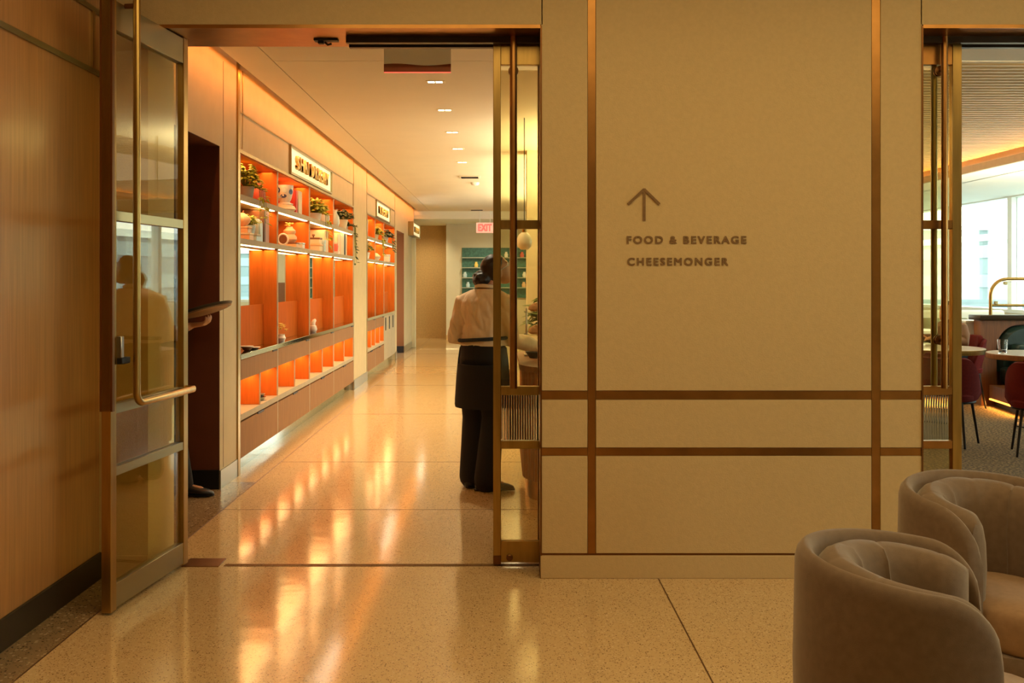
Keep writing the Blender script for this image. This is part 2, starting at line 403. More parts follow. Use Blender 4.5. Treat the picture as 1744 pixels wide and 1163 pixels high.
# left veneer wall of the lounge
wl = struct('wall_left', B(LX - .15, LX, -4.5, YF, 0, TOP), 'wood_left')
struct('baseboard_left', B(LX, LX + .014, -4.5, YF, 0, .131, bev=.003), 'base_dark')
B(LX - .01, LX + .010, -4.5, YF, 2.487, 2.512).build('brass_strip', 'brass_pale', wl)
B(LX - .01, LX + .010, -4.5, YF, 2.79, 2.815).build('brass_strip', 'brass_pale', wl)
B(LX - .01, LX + .010, 4.84, 4.865, 2.512, 2.79).build('brass_strip', 'brass', wl)
# front wall block between the doorways: core, slabs and brass inlays
wf = struct('wall_front', B(OX1 + .004, RX - .004, YF + .014, YF + .15, 0, TOP), 'plaster')
struct('wall_front_rear', B(OX1 + .004, RX - .004, YB - .09, YB, 0, TOP), 'plaster_c')
xs = [(OX1 + .004, .424), (.466, 1.834), (1.879, RX - .004)]; zs = [(.124, .607), (.648, .886), (.931, TOP)]
for a, b in xs:
    for c, d in zs: B(a, b, YF, YF + .02, c, d, bev=.002).build('wall_panel', 'plaster', wf)
for a, b in ((.426, .464), (1.836, 1.877)): B(a, b, YF + .002, YF + .02, .124, TOP).build('brass_strip', 'bronze', wf)
for c, d in ((.609, .646), (.888, .929)):
    for a, b in ((OX1 + .004, .424), (.466, 1.834), (1.879, RX - .004)): B(a, b, YF + .002, YF + .02, c, d).build('brass_strip', 'bronze', wf)
struct('baseboard_front', B(OX1, RX, YF - .006, YF + .03, 0, .114, bev=.003), 'plaster')
B(OX1 + .002, RX - .002, YF + .001, YF + .02, .114, .124).build('base_groove', 'bronze_d', wf)
struct('trim_5', B(OX1, OX1 + .008, YF - .004, YF + .15, 0, HZ).box(OX1, OX1 + .008, YB - .09, YB, 0, HZ), 'bronze_d')
struct('trim_6', B(RX - .008, RX, YF - .004, YF + .15, 0, HZ).box(RX - .008, RX, YB - .09, YB, 0, HZ), 'bronze_d')
# return left of the first doorway and the two headers
wr = struct('wall_front_left', B(LX, OX0, YF, YB, 0, TOP), 'plaster')
struct('baseboard_front_left', B(LX, OX0, YF - .006, YF, 0, .114, bev=.002), 'plaster')
struct('wall_header_1', B(OX0, OX1 + .012, YF, YB, HZ + .006, TOP, bev=.001), 'plaster')
struct('wall_header_2', B(RX - .012, 5.6, YF, YB, HZ + .006, TOP, bev=.001), 'plaster')
struct('wall_front_right', B(5.6, WX, YF, YB, 0, TOP), 'plaster')
struct('trim_7', B(OX0, OX1, YF - .003, YB, HZ - .012, HZ + .006), 'bronze')
struct('trim_8', B(RX, 5.6, YF - .003, YB, HZ - .012, HZ + .006), 'bronze')
# shells outside the view: rear and right of the lounge, lounge ceiling
struct('wall_back', B(LX, WX, -4.65, -4.5, 0, TOP), 'plaster')
struct('ceiling_lounge', B(LX - .15, WX, -4.5, YF, TOP, TOP + .1), 'ceil')
# corridor ceiling with the lighting slot on its left
ce = struct('ceiling', B(-1.90, -1.640, YB, 22.6, CZ, CZ + .06), 'ceil')
B(-1.632, 2.0, YB, 7.105, CZ, CZ + .06).build('ceiling_panel', 'ceil', ce)
B(-1.632, 2.0, 7.115, 22.6, CZ, CZ + .06).build('ceiling_panel', 'ceil', ce)
struct('ceiling_slot', B(-2.35, 2.0, YB, 22.6, 3.42, 3.47), 'ceil')
struct('ceiling_end', B(-2.6, WX, 22.6, 26, 2.87, 2.95).box(-2.35, 2.0, 22.58, 22.62, 2.95, 3.45), 'white_ceil')
# corridor left wall, its openings and pilasters
def wallseg(name, y0, y1, z0, z1, m='plaster_c', x=LX): return struct(name, B(x - .35, x, y0, y1, z0, z1), m)
wc = wallseg('wall_corridor', YB, 5.75, 0, 3.42)
wallseg('wall_corridor_portal_head', 5.75, 7.05, 2.43, 3.42)
wp = wallseg('wall_corridor_pilaster_1', 7.05, 7.50, 0, 3.42)
B(LX - .01, LX + .0015, 7.135, 7.143, .14, 3.05).build('seam', 'joint', wp)
struct('trim_9', B(LX - .02, LX + .012, 7.50, 7.56, 0, 3.3), 'brass')
struct('trim_10', B(LX - .1, LX + .006, 7.56, 7.585, 0, 3.3), 'shelf')
struct('wall_corridor_upper_1', B(LX - .35, LX, 7.585, 13.39, 2.46, 3.42), 'plaster_c')
wq = wallseg('wall_corridor_pilaster_2', 13.42, 14.76, 0, 3.42)
struct('wall_corridor_upper_2', B(LX - .35, LX, 14.76, 18.6, 2.46, 3.42), 'plaster_c')
wallseg('wall_corridor_pilaster_3', 18.6, 18.9, 0, 3.42)
wallseg('wall_corridor_door_head', 18.9, 20.3, 2.43, 3.42)
wallseg('wall_corridor_pilaster_4', 20.3, 22.6, 0, 3.42)
bb = MB()
for y0, y1 in ((7.05, 7.50), (13.42, 14.76), (18.6, 18.9), (20.3, 22.6)): struct('baseboard_corridor', B(LX, LX + .008, y0, y1, 0, .13), 'base_grey')
# oxblood lining of the two side openings
def lining(y0, y1, n, m='oxblood'):
    l = struct('door_%d' % n, B(-2.75, LX - .001, y1 - .001, y1 + .012, 0, 2.43).box(-2.75, LX - .001, y0 - .012, y0 + .001, 0, 2.43)
        .box(-2.75, LX - .001, y0, y1, 2.428, 2.44).box(-3.8, -3.7, y0 - .8, y1 + .8, 0, 2.6), m)
    B(-2.72, LX - .002, y1 - .012, y1 - .001, 0, .135).build('skirting', 'dark', l)
    return l
lining(5.75, 7.05, 4); lining(18.9, 20.3, 5, 'brown_lacquer')
struct('wall_side_room', B(-3.75, -2.35, 4.9, 5.0, 0, 2.6).box(-3.75, -2.35, 7.9, 8.0, 0, 2.6).box(-3.8, -2.35, 4.9, 8.0, 2.6, 2.7), 'oxblood')
struct('floor_side_room', B(-3.8, -2.6, 4.9, 8.0, -.1, 0), 'border')
# gold panel lines of the upper wall
def line(y0, y1, z0, z1): return B(LX - .003, LX + .004, y0, y1, z0, z1)
up = bpy.data.objects['wall_corridor_upper_1']; up2 = bpy.data.objects['wall_corridor_upper_2']
for y0, y1, z0, z1 in ((7.585, 13.36, 2.758, 2.770), (7.66, 7.68, 2.49, 3.09), (7.585, 13.39, 2.452, 2.476), (13.33, 13.36, 2.476, 2.77)):
    line(y0, y1, z0, z1).build('gold_line', 'brass', up)
line(13.39, 13.42, 0, 3.1).build('gold_line', 'brass', wq); line(14.70, 14.76, 0, 3.1).build('gold_line', 'brass', wq)
for y0, y1, z0, z1 in ((14.76, 18.6, 2.758, 2.775), (14.76, 18.6, 2.452, 2.476), (18.55, 18.6, 2.476, 3.1)):
    line(y0, y1, z0, z1).build('gold_line', 'brass', up2)
# end of the hall
struct('wall_end_tan', B(-2.8, -1.3, 25.4, 25.55, 0, 2.87), 'tan')
we = struct('wall_end', B(-1.38, 1.40, 24.6, 24.75, 0, 2.87).box(-1.38, -1.30, 24.75, 25.5, 0, 2.87), 'cream')
struct('baseboard_end', B(-1.38, 1.40, 24.585, 24.6, 0, .12).box(-2.7, -1.38, 25.385, 25.4, 0, .24), 'tan')
struct('wall_hall_corner', B(-2.75, -2.35, 22.6, 25.5, 0, 2.9), 'tan')
struct('trim_11', B(-2.02, -1.92, 22.0, 22.2, 0, 2.42), 'cream')
struct('wall_column', B(.30, .75, 12.0, 12.4, 0, CZ), 'cream')
# glazing: long window wall on the right and the end window
def window_run(n, x0, y0, x1, y1, zs_, zh, bays, mull=.07):
    d = Vector((x1 - x0, y1 - y0, 0)); L = d.length; d.normalize(); nrm = Vector((-d.y, d.x, 0))
    w = thing('window_%d' % n, None, None, (x0, y0, 0), math.atan2(d.y, d.x), kind='structure')
    for i in range(bays + 1):
        u = L * i / bays
        B(u - mull, u + mull, -.09, .09, zs_, zh).build('mullion', 'frame_white', w, True)
    B(0, L, -.10, .10, zs_ - .06, zs_).build('sill', 'frame_white', w, True); B(0, L, -.1, .1, zh, zh + .06).build('head', 'frame_white', w, True)
    for i in range(bays):
        B(L * i / bays + mull, L * (i + 1) / bays - mull, -.006, .006, zs_, zh).build('pane', 'glass', w, True)
    return w
window_run(1, WX, 5.5, WX, 26, .984, 2.88, 9)
window_run(2, 1.42, 25.5, WX, 25.5, .984, 2.80, 4)
window_run(3, WX, -2.2, WX, 4.2, .984, 2.88, 3)
struct('wall_right', B(WX - .1, WX + .15, 5.33, 26, 0, .92).box(WX - .1, WX + .15, 5.33, 26, 2.94, 3.5), 'cream')
struct('wall_right_lounge', B(WX - .05, WX + .15, -4.5, 5.33, 0, .92).box(WX - .05, WX + .15, -4.5, 5.33, 2.94, 3.5).box(WX - .05, WX + .15, -4.5, -2.2, .92, 2.94).box(WX - .05, WX + .15, 4.2, 5.5, .92, 2.94), 'cream')
struct('wall_end_right', B(1.40, WX, 25.4, 25.6, 0, .92).box(1.40, WX, 25.4, 25.6, 2.86, 3.5), 'cream')
# café ceiling: slats, backing, cove edge and the white soffit by the windows
struct('ceiling_cafe_front', B(2.0, 6.15, YB, 7.1, CZ, CZ + .06), 'white_ceil')
sl = struct('ceiling_cafe', B(2.0, 6.75, 7.1, 22.6, 3.30, 3.36), 'slat_back')
me0 = None
for i in range(134):
    y = 7.13 + i * .115
    o = B(2.0, 6.10, 0, .062, CZ, CZ + .10).build('slat', 'slat', sl, True) if me0 is None else None
    if me0 is None: me0 = o.data; o.location = (-sl.location.x, y - sl.location.y, -sl.location.z)
    else:
        o = bpy.data.objects.new('slat', me0); COL.objects.link(o); o.parent = sl; o.location = (-sl.location.x, y - sl.location.y, -sl.location.z)
struct('ceiling_soffit', B(6.15, WX, YB, 22.6, SOF, SOF + .03).box(6.15, 6.18, YB, 22.6, SOF, SOF + .05).box(6.72, 6.75, YB, 22.6, SOF, 3.36), 'white_ceil')
struct('ceiling_cafe_edge', B(6.15, WX, YB, 7.1, SOF + .03, SOF + .1), 'white_ceil')
struct('trim_15', B(6.11, 6.15, YB, 22.6, SOF - .015, SOF + .075), 'shelf')
# outside
struct('ground', B(9.2, 260, -80, 330, -4.3, -4.2), 'concrete')
for k, (x0, x1, y0, y1, h) in enumerate(((46, 60, 60, 140, 5.2), (62, 74, 150, 230, 9.0), (8, 46, 150, 175, 5.5), (70, 84, -30, 45, 7.5))):
    b_ = thing('terminal_building', ['long pale blue building across the apron beyond the cafe windows', 'taller pale blue building far behind the long one outside', 'low pale building beyond the windows at the end of the hall', 'pale building outside the lounge windows behind the viewer'][k], 'building', ((x0 + x1) / 2, (y0 + y1) / 2, -4.2))
    B(x0, x1, y0, y1, -4.2, h).build('facade', 'facade', b_); B(x0 - .5, x1 + .5, y0 - .5, y1 + .5, h, h + .6).build('roof_edge', 'frame_white', b_)
    for z in (-2.2, .8, 3.6):
        B(x0 - .15, x1 + .15, y0 - .15, y1 + .15, z, z + 1.2).build('window_band', 'band', b_)

# ------------------------------------------------------------------ doors
def reeded(x0, x1, z0, z1, y, n):
    """a pane with vertical ribs, local x along the leaf"""
    mb = MB(); front = []; k = n * 6
    for i in range(k + 1):
        x = x0 + (x1 - x0) * i / k
        front.append((x, y - .004 - .003 * abs(math.sin(PI * i / 6))))
    prof = front + [(x1, y + .004), (x0, y + .004)]
    return mb.rings([[Vector((a, b, z0)) for a, b in prof], [Vector((a, b, z1)) for a, b in prof]])
RAILS = ((2.595, 2.725), (1.745, 1.79), (.885, .93), (.607, .648), (.02, .128))
def leaf_door(n, L, loc, rz, stile_w, lead_first, mats):
    """leaf in local coordinates: x from 0 (leading edge) to L, thickness along y"""
    d = thing('door_%d' % n, None, None, loc, rz, kind='structure'); t = .022; rm = 'glass_door' if n == 1 else 'reed'
    for a, b in ((0, stile_w), (L - stile_w, L)):
        s_ = B(a, b, -t, t, .012, 2.73, bev=.002).build('stile', mats[0], d, True)
    for k, (z0, z1) in enumerate(RAILS):
        B(stile_w, L - stile_w, -t * .9, t * .9, z0, z1, bev=.0015).build('rail', mats[1], d, True)
    for (z0, z1) in ((1.79, 2.595), (.93, 1.745), (.128, .607)):
        B(stile_w, L - stile_w, -.005, .005, z0, z1).build('glass_pane', 'glass_door', d, True)
    reeded(stile_w, L - stile_w, .648, .885, 0, int((L - 2 * stile_w) / .0125)).build('reeded_pane', rm, d, True)
    return d
def bar(parent, x, y, z0, z1, r, m='brass'):
    h = MB().tube([(x, y, z0), (x, y, z1)], r, 16).build('handle', m, parent, True)
    return h
# sliding leaf of the left doorway (leading edge to the left) and its mate in the right doorway
d2 = leaf_door(2, 1.0, (-.046, 5.17, 0), 0, .040, True, ('brass', 'brass'))
for yy in (-.062, .062):
    h = bar(d2, .105, yy, .925, 2.735, .0185, 'bronze')
    sg = 1 if yy > 0 else -1
    for z in (2.565,): MB().lathe([(.0, 0), (.026, 0), (.026, .008), (.010, .012), (.010, .058)], (.105, yy * .10, z), 20, (0, sg, 0)).build('standoff', 'bronze_d', h, True)
MB().lathe([(0, 0), (.017, 0), (.017, .006), (.012, .010), (0, .010)], (.085, -.022, .045), 20, (0, -1, 0)).build('lock_cylinder', 'bronze_d', d2, True)
B(.001, .04, -.026, .026, .010, .055).build('end_cap', 'bronze_d', d2, True)
d3 = leaf_door(3, 1.0, (2.379 - 1.0, 5.17, 0), 0, .048, False, ('brass', 'bronze'))
for yy in (-.062, .062):
    h = bar(d3, 1.0 - .108, yy, .925, 2.735, .0165, 'bronze' if yy < 0 else 'brass_pale')
    sg = 1 if yy > 0 else -1
    for z in (1.17, 2.565): MB().lathe([(.0, 0), (.026, 0), (.026, .008), (.010, .012), (.010, .058)], (1.0 - .108, yy * .10, z), 20, (0, sg, 0)).build('standoff', 'bronze_d', h, True)
# track and catch under the headers
struct('trim_12', B(-.80, OX1, 5.10, 5.135, HZ - .045, HZ - .012).box(-.80, OX1, 5.205, 5.24, HZ - .045, HZ - .012), 'base_dark')
struct('trim_13', B(-.80, OX1, 5.136, 5.204, HZ - .030, HZ - .012), 'dark')
struct('trim_14', B(RX, 5.6, 5.10, 5.135, HZ - .045, HZ - .012).box(RX, 5.6, 5.205, 5.24, HZ - .045, HZ - .012), 'base_dark')
ct = thing('door_catch', 'small black latch catch screwed under the header of the left doorway', 'catch', (-.91, 5.17, HZ - .012))
B(-.975, -.85, 5.145, 5.195, HZ - .022, HZ - .012, bev=.002).build('plate', 'dark', ct); B(-.955, -.925, 5.155, 5.185, HZ - .036, HZ - .022, bev=.003).build('bolt', 'dark', ct)
MB().tube([(-.92, 5.17, HZ - .026), (-.905, 5.17, HZ - .040), (-.885, 5.17, HZ - .034)], .006, 8).build('hook', 'dark', ct)
# the swing leaf standing open at the left
HX, HY = -1.655, 5.18; EX, EY = -1.745, 4.385
ang = math.atan2(HY - EY, HX - EX); LD = math.hypot(HX - EX, HY - EY)
d1 = leaf_door(1, LD, (EX, EY, 0), ang, .052, True, ('brass', 'brass_pale'))
off = -.075
pts = []
r_ = .055
for i in range(9):
    a = PI * i / 16
    pts.append((.135 + r_ * (1 - math.cos(a)), off, .92 + r_ * (1 - math.sin(a))))
path = [(.135, off, 2.765), (.135, off, 1.8)] + [(.135, off, .92 + r_)] + pts[1:] + [(LD - .06, off, .92), (LD - .03, off * .85, .92), (LD - .026, -.02, .92)]
hb = MB().tube(path, .0165, 16).build('pull_handle', 'brass', d1, True)
MB().tube([(.135, off, 2.722), (.135, -.02, 2.722)], .012, 12).build('standoff', 'bronze_d', hb, True)
B(.052, .078, -.045, -.020, 1.13, 1.23, bev=.003).build('lock_case', 'silver', d1, True)
B(.05, .125, -.05, -.022, 1.105, 1.135, bev=.003).build('lock_lever', 'dark', d1, True)
B(.0, .02, -.030, .030, .9, 2.73).build('edge_seal', 'bronze_d', d1, True)

# ------------------------------------------------------------------ lettering on the front wall
sg_ = thing('wayfinding_sign', 'brown arrow pointing up over the words FOOD & BEVERAGE and CHEESEMONGER on the plaster wall', 'sign', at(1067, 455, YF))
a0 = at(1097, 376, YF); a1 = at(1097, 321, YF); aL = at(1069.5, 348, YF); aR = at(1123, 348, YF)
am = MB()
for p, q in ((a0, a1), (a1 + Vector((0, 0, -.004)), aL), (a1 + Vector((0, 0, -.004)), aR)):
    d = q - p; L = d.length; an = math.atan2(d.z, d.x)
    am.box(p.x, p.x + L, YF - .006 - .0008 * len(am.bm.faces) / 6, YF + .002, p.z - .0065, p.z + .0065, rot=Matrix.Rotation(-an, 3, 'Y'), piv=(p.x, YF, p.z))
am.build('arrow', 'letter_brown', sg_)
def wall_text(body, px0, px1, base_py, cap_px, name):
    p = at(px0, base_py, YF)
    for me in letters(body, (px1 - px0) / F * YF, cap_px / F * YF, .005, 'letter_brown', .0016, 1.3):
        me.transform(Matrix.Translation((p.x, YF - .001, p.z)) @ Matrix.Rotation(PI / 2, 4, 'X')); put('letter', me, sg_)
wall_text('FOOD & BEVERAGE', 1067.5, 1271, 415, 13, 'lettering'); wall_text('CHEESEMONGER', 1068.5, 1240, 452, 13, 'lettering')

# ------------------------------------------------------------------ shelving units
Z1, Z2, ZC, ZL = 2.139, 1.802, .914, .455
def shelving(Ys, label, loc_label, tall_door_bay=None, mid=True):
    y0, y1 = Ys[0], Ys[-1]; u = thing('shelving_unit', label, 'shelving', (LX - .15, (y0 + y1) / 2, 0)); t = .014
    B(-2.34, -2.32, y0, y1, .10, 2.46).build('back_panel', 'orange', u)
    B(-2.34, LX - .012, y0, y1, 2.444, 2.46).build('top_panel', 'orange', u)
    for k, y in enumerate(Ys):
        a, b = (y, y + .02) if k == 0 else ((y - .02, y) if k == len(Ys) - 1 else (y - t, y + t))
        dv = B(-2.32, LX - .006, a, b, .117, 2.444).build('divider', 'orange', u)
        B(LX - .006, LX + .003, a, b, .117, 2.444).build('edge_strip', 'shelf', dv)
    lim = y1 if tall_door_bay is None else Ys[tall_door_bay]
    for zt, zb in ((Z1 - .0015, 2.09), (Z2 - .0015, 1.756)):
        sh = B(-2.32, LX + .006, y0, y1, zb, zt, bev=.002).build('shelf', 'shelf', u)
        for k in range(len(Ys) - 1):
            B(LX - .030, LX + .001, Ys[k] + .03, Ys[k + 1] - .12, zb - .007, zb - .0005).build('light_strip', 'led', sh)
    B(-2.32, LX + .012, y0, y1, .873, ZC - .0015, bev=.002).build('countertop', 'steel', u)
    for k in range(len(Ys) - 1):
        a, b = Ys[k] + t, Ys[k + 1] - t
        B(-2.14, -2.125, a, b, 1.27, 1.757).build('mirror', 'mirror', u)
        B(-2.14, -2.122, a, b, ZC, 1.27).build('splashback', 'orange_d', u)
        if tall_door_bay is not None and k >= tall_door_bay:
            n = 3
            for q in range(n):
                c0, c1 = a + (b - a) * q / n, a + (b - a) * (q + 1) / n
                dr = B(LX - .02, LX + .004, c0 + .004, c1 - .004, .117, .87, bev=.001).build('door', 'shelf', u)
                B(LX + .004, LX + .012, c0 + .15, c0 + .24, .62, .84).build('pull', 'dark', dr)
            continue
        dr = B(LX - .02, LX + .004, a + .004, b - .004, .714, .868, bev=.001).build('drawer', 'drawer', u)
        B(LX + .002, LX + .010, b - .20, b - .03, .858, .874).build('finger_pull', 'dark', dr)
        m_ = (a + b) / 2
        dv = B(-2.32, LX - .006, m_ - .01, m_ + .01, ZL, .714).build('divider', 'orange', u)
        B(LX - .006, LX + .002, m_ - .01, m_ + .01, ZL, .714).build('edge_strip', 'shelf', dv)
        dr = B(LX - .02, LX + .004, a + .004, b - .004, .117, .392, bev=.001).build('drawer', 'drawer', u)
        B(LX + .002, LX + .010, m_ - .10, m_ + .10, .385, .402).build('finger_pull', 'dark', dr)
    lo = B(-2.32, LX + .006, y0, lim, .405, ZL - .0015, bev=.002).build('shelf', 'shelf', u)
    ct_ = B(-2.32, LX - .03, y0, lim, .714, .73).build('cubby_top', 'orange', u)
    for k in range(len(Ys) - 1):
        if Ys[k] < lim - .1: B(LX - .055, LX - .035, Ys[k] + .05, Ys[k + 1] - .05, .706, .7135).build('light_strip', 'led', ct_)
    B(-2.08, -2.06, y0, y1, 0, .117).build('kick_plate', 'steel', u)
    L = y1 - y0; c = (y0 + y1) / 2
    w = L / 5.8
    area('shelf_top_light', (-2.09, c, 2.436), (.09, L - .1), 13 * w, AMBER)
    area('shelf_row_light', (-2.09, c, 2.078), (.09, L - .1), 13 * w, AMBER)
    area('shelf_mid_light', (-2.07, c, 1.744), (.09, L - .1), 17 * w, AMBER)
    area('cubby_light', (-2.10, (y0 + lim) / 2, .705), (.09, lim - y0 - .1), 13 * (lim - y0) / 5.8, AMBER)
    return u
Y1 = (7.585, 8.87, 10.34, 11.82, 13.39); Y2 = (14.76, 15.69, 16.85, 18.57)
shelving(Y1, 'long orange lit wall shelving with mirrors, four bays wide, nearest the open glass door', 1)
shelving(Y2, 'smaller orange lit shelving farther down the corridor with three tall handled doors', 2, tall_door_bay=2)
# lit signs over the shelving
def lit_sign(y0, y1, z0, z1, body, x, depth, label, size):
    s_ = thing('lit_sign', label, 'sign', (x, (y0 + y1) / 2, z0))
    B(x - depth, x, y0, y1, z0, z1, bev=.002).build('sign_face', 'signface', s_)
    fr = MB().box(x - depth, x + .02, y0 - .02, y0, z0 - .02, z1 + .02).box(x - depth, x + .02, y1, y1 + .02, z0 - .02, z1 + .02).box(x - depth, x + .02, y0, y1, z1, z1 + .02).box(x - depth, x + .02, y0, y1, z0 - .02, z0)
    fr.build('frame', 'brass_pale', s_)
    for me in letters(body, size[0], size[1], .022, 'letter_gold', .004, 1.1):    # reads along +Y seen from the corridor
        me.transform(Matrix.Translation((x + .014, (y0 + y1) / 2 - size[0] / 2, (z0 + z1) / 2 - size[1] / 2)) @ Matrix(((0, 0, 1, 0), (1, 0, 0, 0), (0, 1, 0, 0), (0, 0, 0, 1))))
        put('letter', me, s_)
    area('sign_light', (x + .10, (y0 + y1) / 2, z1 + .03), (.03, y1 - y0), 1.6 * (y1 - y0), PALE, (0, R(-20), 0))
    return s_
lit_sign(9.36, 11.58, 2.50, 2.735, 'SHAI DREGAY', LX + .004, .05, 'cream lit sign with gold letters above the nearer shelving', (1.75, .13))
lit_sign(15.75, 17.65, 2.50, 2.735, 'REGAY', LX + .004, .05, 'cream lit sign with gold letters above the farther shelving', (1.3, .12))
lit_sign(21.2, 22.9, 2.45, 2.71, 'REGAY', LX + .10, .40, 'boxed lit sign jutting from the wall past the dark side doorway', (1.1, .12))
# ------------------------------------------------------------------ ceiling fittings
dl0 = None
for i, (py, lab) in enumerate(((139, 'small recessed slot downlight nearest the doorway in the corridor ceiling'), (187, 'second recessed slot downlight from the doorway in the corridor ceiling'), (225, 'third recessed slot downlight from the doorway in the corridor ceiling'), (253, 'fourth recessed slot downlight from the doorway in the corridor ceiling'), (276, 'fifth recessed slot downlight from the doorway, far along the ceiling'))):
    y = (CZ - CH) * F / (VY - py)
    if dl0 is None:
        dl0 = thing('recessed_downlight', lab, 'ceiling light', (-.525, y, CZ), group='recessed downlights in a row along the corridor ceiling'); d = dl0
        B(-.075, .075, -.045, .045, -.004, .002, bev=.001).build('trim_plate', 'ceil', d, True)
        for x in (-.058, .004): B(x, x + .05, -.025, .025, -.006, -.0035).build('lens', 'lampglow', d, True)
    else:
        d = copy_tree(dl0); d.location = (-.525, y, CZ); d['label'] = lab
    sp = bpy.data.lights.new('downlight', 'SPOT'); sp.energy = 90; sp.color = (1, .86, .60); sp.spot_size = R(95); sp.spot_blend = .8; sp.shadow_soft_size = .05
    so = bpy.data.objects.new('downlight', sp); COL.objects.link(so); so.location = (-.525, y, CZ - .02)
for (px, py, n, lab, cat) in ((800, 301, 'ceiling_diffuser', 'pale slotted air diffuser set flush in the corridor ceiling', 'air vent'), (812, 357, 'ceiling_diffuser', 'distant air diffuser near the end of the corridor ceiling', 'air vent')):
    y = (CZ - CH) * F / (VY - py); x = (px - VX) / F * y
    t = thing(n, lab, cat, (x, y, CZ))
    B(-.16, .16, -.16, .16, -.012, .002, bev=.003).build('frame', 'ceil', t, True)
    for k in range(3): B(-.13, .13, -.11 + k * .09, -.08 + k * .09, -.018, -.010).build('slot', 'dark', t, True)
y = (CZ - CH) * F / (VY - 311); x = (809 - VX) / F * y
t = thing('smoke_detector', 'small white smoke detector beside the air diffuser on the corridor ceiling', 'detector', (x, y, CZ))
MB().lathe([(0, -.045), (.05, -.043), (.065, -.025), (.07, .001), (0, .001)], n=20).build('cover', 'white_ceil', t, True); MB().lathe([(0, -.052), (.018, -.05), (.02, -.04), (0, -.04)], n=12).build('sensor', 'frame_white', t, True)
for x, y, e in ((-1.9, 24.2, 60), (-.4, 23.2, 70), (.9, 23.2, 40)):  # unseen fill spots added to brighten the end of the hall
    sp = bpy.data.lights.new('hall_end_fill', 'SPOT'); sp.energy = e; sp.color = (1, .84, .52); sp.spot_size = R(110); sp.spot_blend = 1; sp.shadow_soft_size = .05
    so = bpy.data.objects.new('hall_end_fill', sp); COL.objects.link(so); so.location = (x, y, 2.84); so.rotation_euler = (R(25), 0, 0)
# red exit sign at the end of the hall
t = thing('exit_sign', 'small glowing red EXIT sign hanging below the ceiling at the far end of the hall', 'sign', at(826, 395, 22.4))
p0, p1 = at(811, 396.5, 22.4), at(841, 379, 22.4)
B(p0.x, p1.x, 22.38, 22.43, p0.z, p1.z, bev=.006).build('face', 'exit_face', t)
for xx in (p0.x + .08, p1.x - .08): MB().tube([(xx, 22.405, p1.z - .01), (xx, 22.405, CZ)], .008, 8).build('rod', 'frame_white', t)
for me in letters('EXIT', .31, .165, .012, 'exit_red', .008, 1.0):
    me.transform(Matrix.Translation(((p0.x + p1.x) / 2 - .155, 22.376, p0.z + .034)) @ Matrix.Rotation(PI / 2, 4, 'X')); put('letter', me, t)
# acrylic panel hanging just inside the doorway
Yp = 5.85; p0, p1 = at(654, 124, Yp), at(768, 60, Yp)
t = thing('hanging_panel_sign', 'blank frosted panel with a wavy red-brown lower band hanging inside the doorway', 'sign', ((p0.x + p1.x) / 2, Yp, p0.z))
B(p0.x, p1.x, Yp - .006, Yp + .006, p0.z + .0345, CZ, bev=.0).build('panel', 'frost', t)
N = 28; top = [(p0.x + (p1.x - p0.x) * i / N, p0.z + .047 + .006 * math.sin(i / N * 2.1 * PI + .4)) for i in range(N + 1)]
poly = [(p0.x, p0.z + .004)] + top + [(p1.x, p0.z + .004)]
MB().rings([[Vector((a, Yp - .0085, b)) for a, b in poly], [Vector((a, Yp - .0062, b)) for a, b in poly]]).build('band', 'amberband', t)
B(p0.x, p1.x, Yp - .007, Yp + .007, p0.z, p0.z + .004).build('lit_edge', 'exit_edge', t)
# teal ledge board at the end wall, pendant, hall details
q0, q1 = at(787, 507, 24.58), at(897, 422, 24.58)
t = thing('display_board', 'dark teal tiled display board with thin grey ledges on the far end wall', 'display', ((q0.x + q1.x) / 2, 24.58, q0.z))
nr = 5; hh = (q1.z - q0.z) / nr
for r_i in range(nr):
    B(q0.x, q1.x, 24.56, 24.597, q0.z + r_i * hh, q0.z + (r_i + 1) * hh).build('board_panel', 'teal', t)
    if r_i: B(q0.x, q1.x, 24.44, 24.56, q0.z + r_i * hh - .012, q0.z + r_i * hh + .012).build('ledge', 'tealshelf', t)
k = 0
for px, row, m in ((811, 3.0, 'petal'), (862, 4.0, 'white'), (792, 2.0, 'sky'), (893, 2.0, 'white'), (892, 1.0, 'peach'), (797, 1.0, 'sky'), (889, 4.0, 'coral')):
    x = (px - VX) / F * 24.53; z = q0.z + row * hh + .0145
    lab = ['tiny yellow jar on a ledge of the teal board', 'tiny white jar on an upper ledge of the teal board behind the person', 'tiny blue jar on the left end of a teal board ledge', 'tiny white jar on the right end of a teal board ledge', 'tiny peach jar low at the right of the teal board', 'tiny pale blue jar low at the left of the teal board', 'tiny red jar on the topmost ledge of the teal board'][k]; k += 1
    tag(MB().lathe([(0, z), (.045, z), (.05, z + .07), (.03, z + .10), (.032, z + .13), (0, z + .13)], (x, 24.50, 0), 10).build('jar', m), lab, 'jar', 'jars on the teal display board')
pl = at(893, 425, 9.6)
t = thing('pendant_lamp', 'pale opal glass pendant lamp hanging over the counter behind the sliding door', 'lamp', (pl.x, 9.6, pl.z))
MB().lathe([(0, .165), (.03, .165), (.055, .14), (.075, .09), (.066, .03), (.035, 0), (.02, .004), (.055, .035), (.063, .09), (.045, .135), (0, .15)], n=24).build('shade', 'opal', t, True)
MB().tube([(0, 0, .16), (0, 0, CZ - pl.z)], .004, 8).build('cord', 'dark', t, True); MB().lathe([(0, .16), (.022, .16), (.022, .20), (.008, .21), (0, .21)], n=14).build('cap', 'brass', t, True)
t = thing('fill_light_canopy', 'long cream canopy added to carry the ceiling fill light behind the lettered wall', 'canopy', (1.3, 14.5, 2.18))  # invented canopy, there only to house the added ceiling fill light
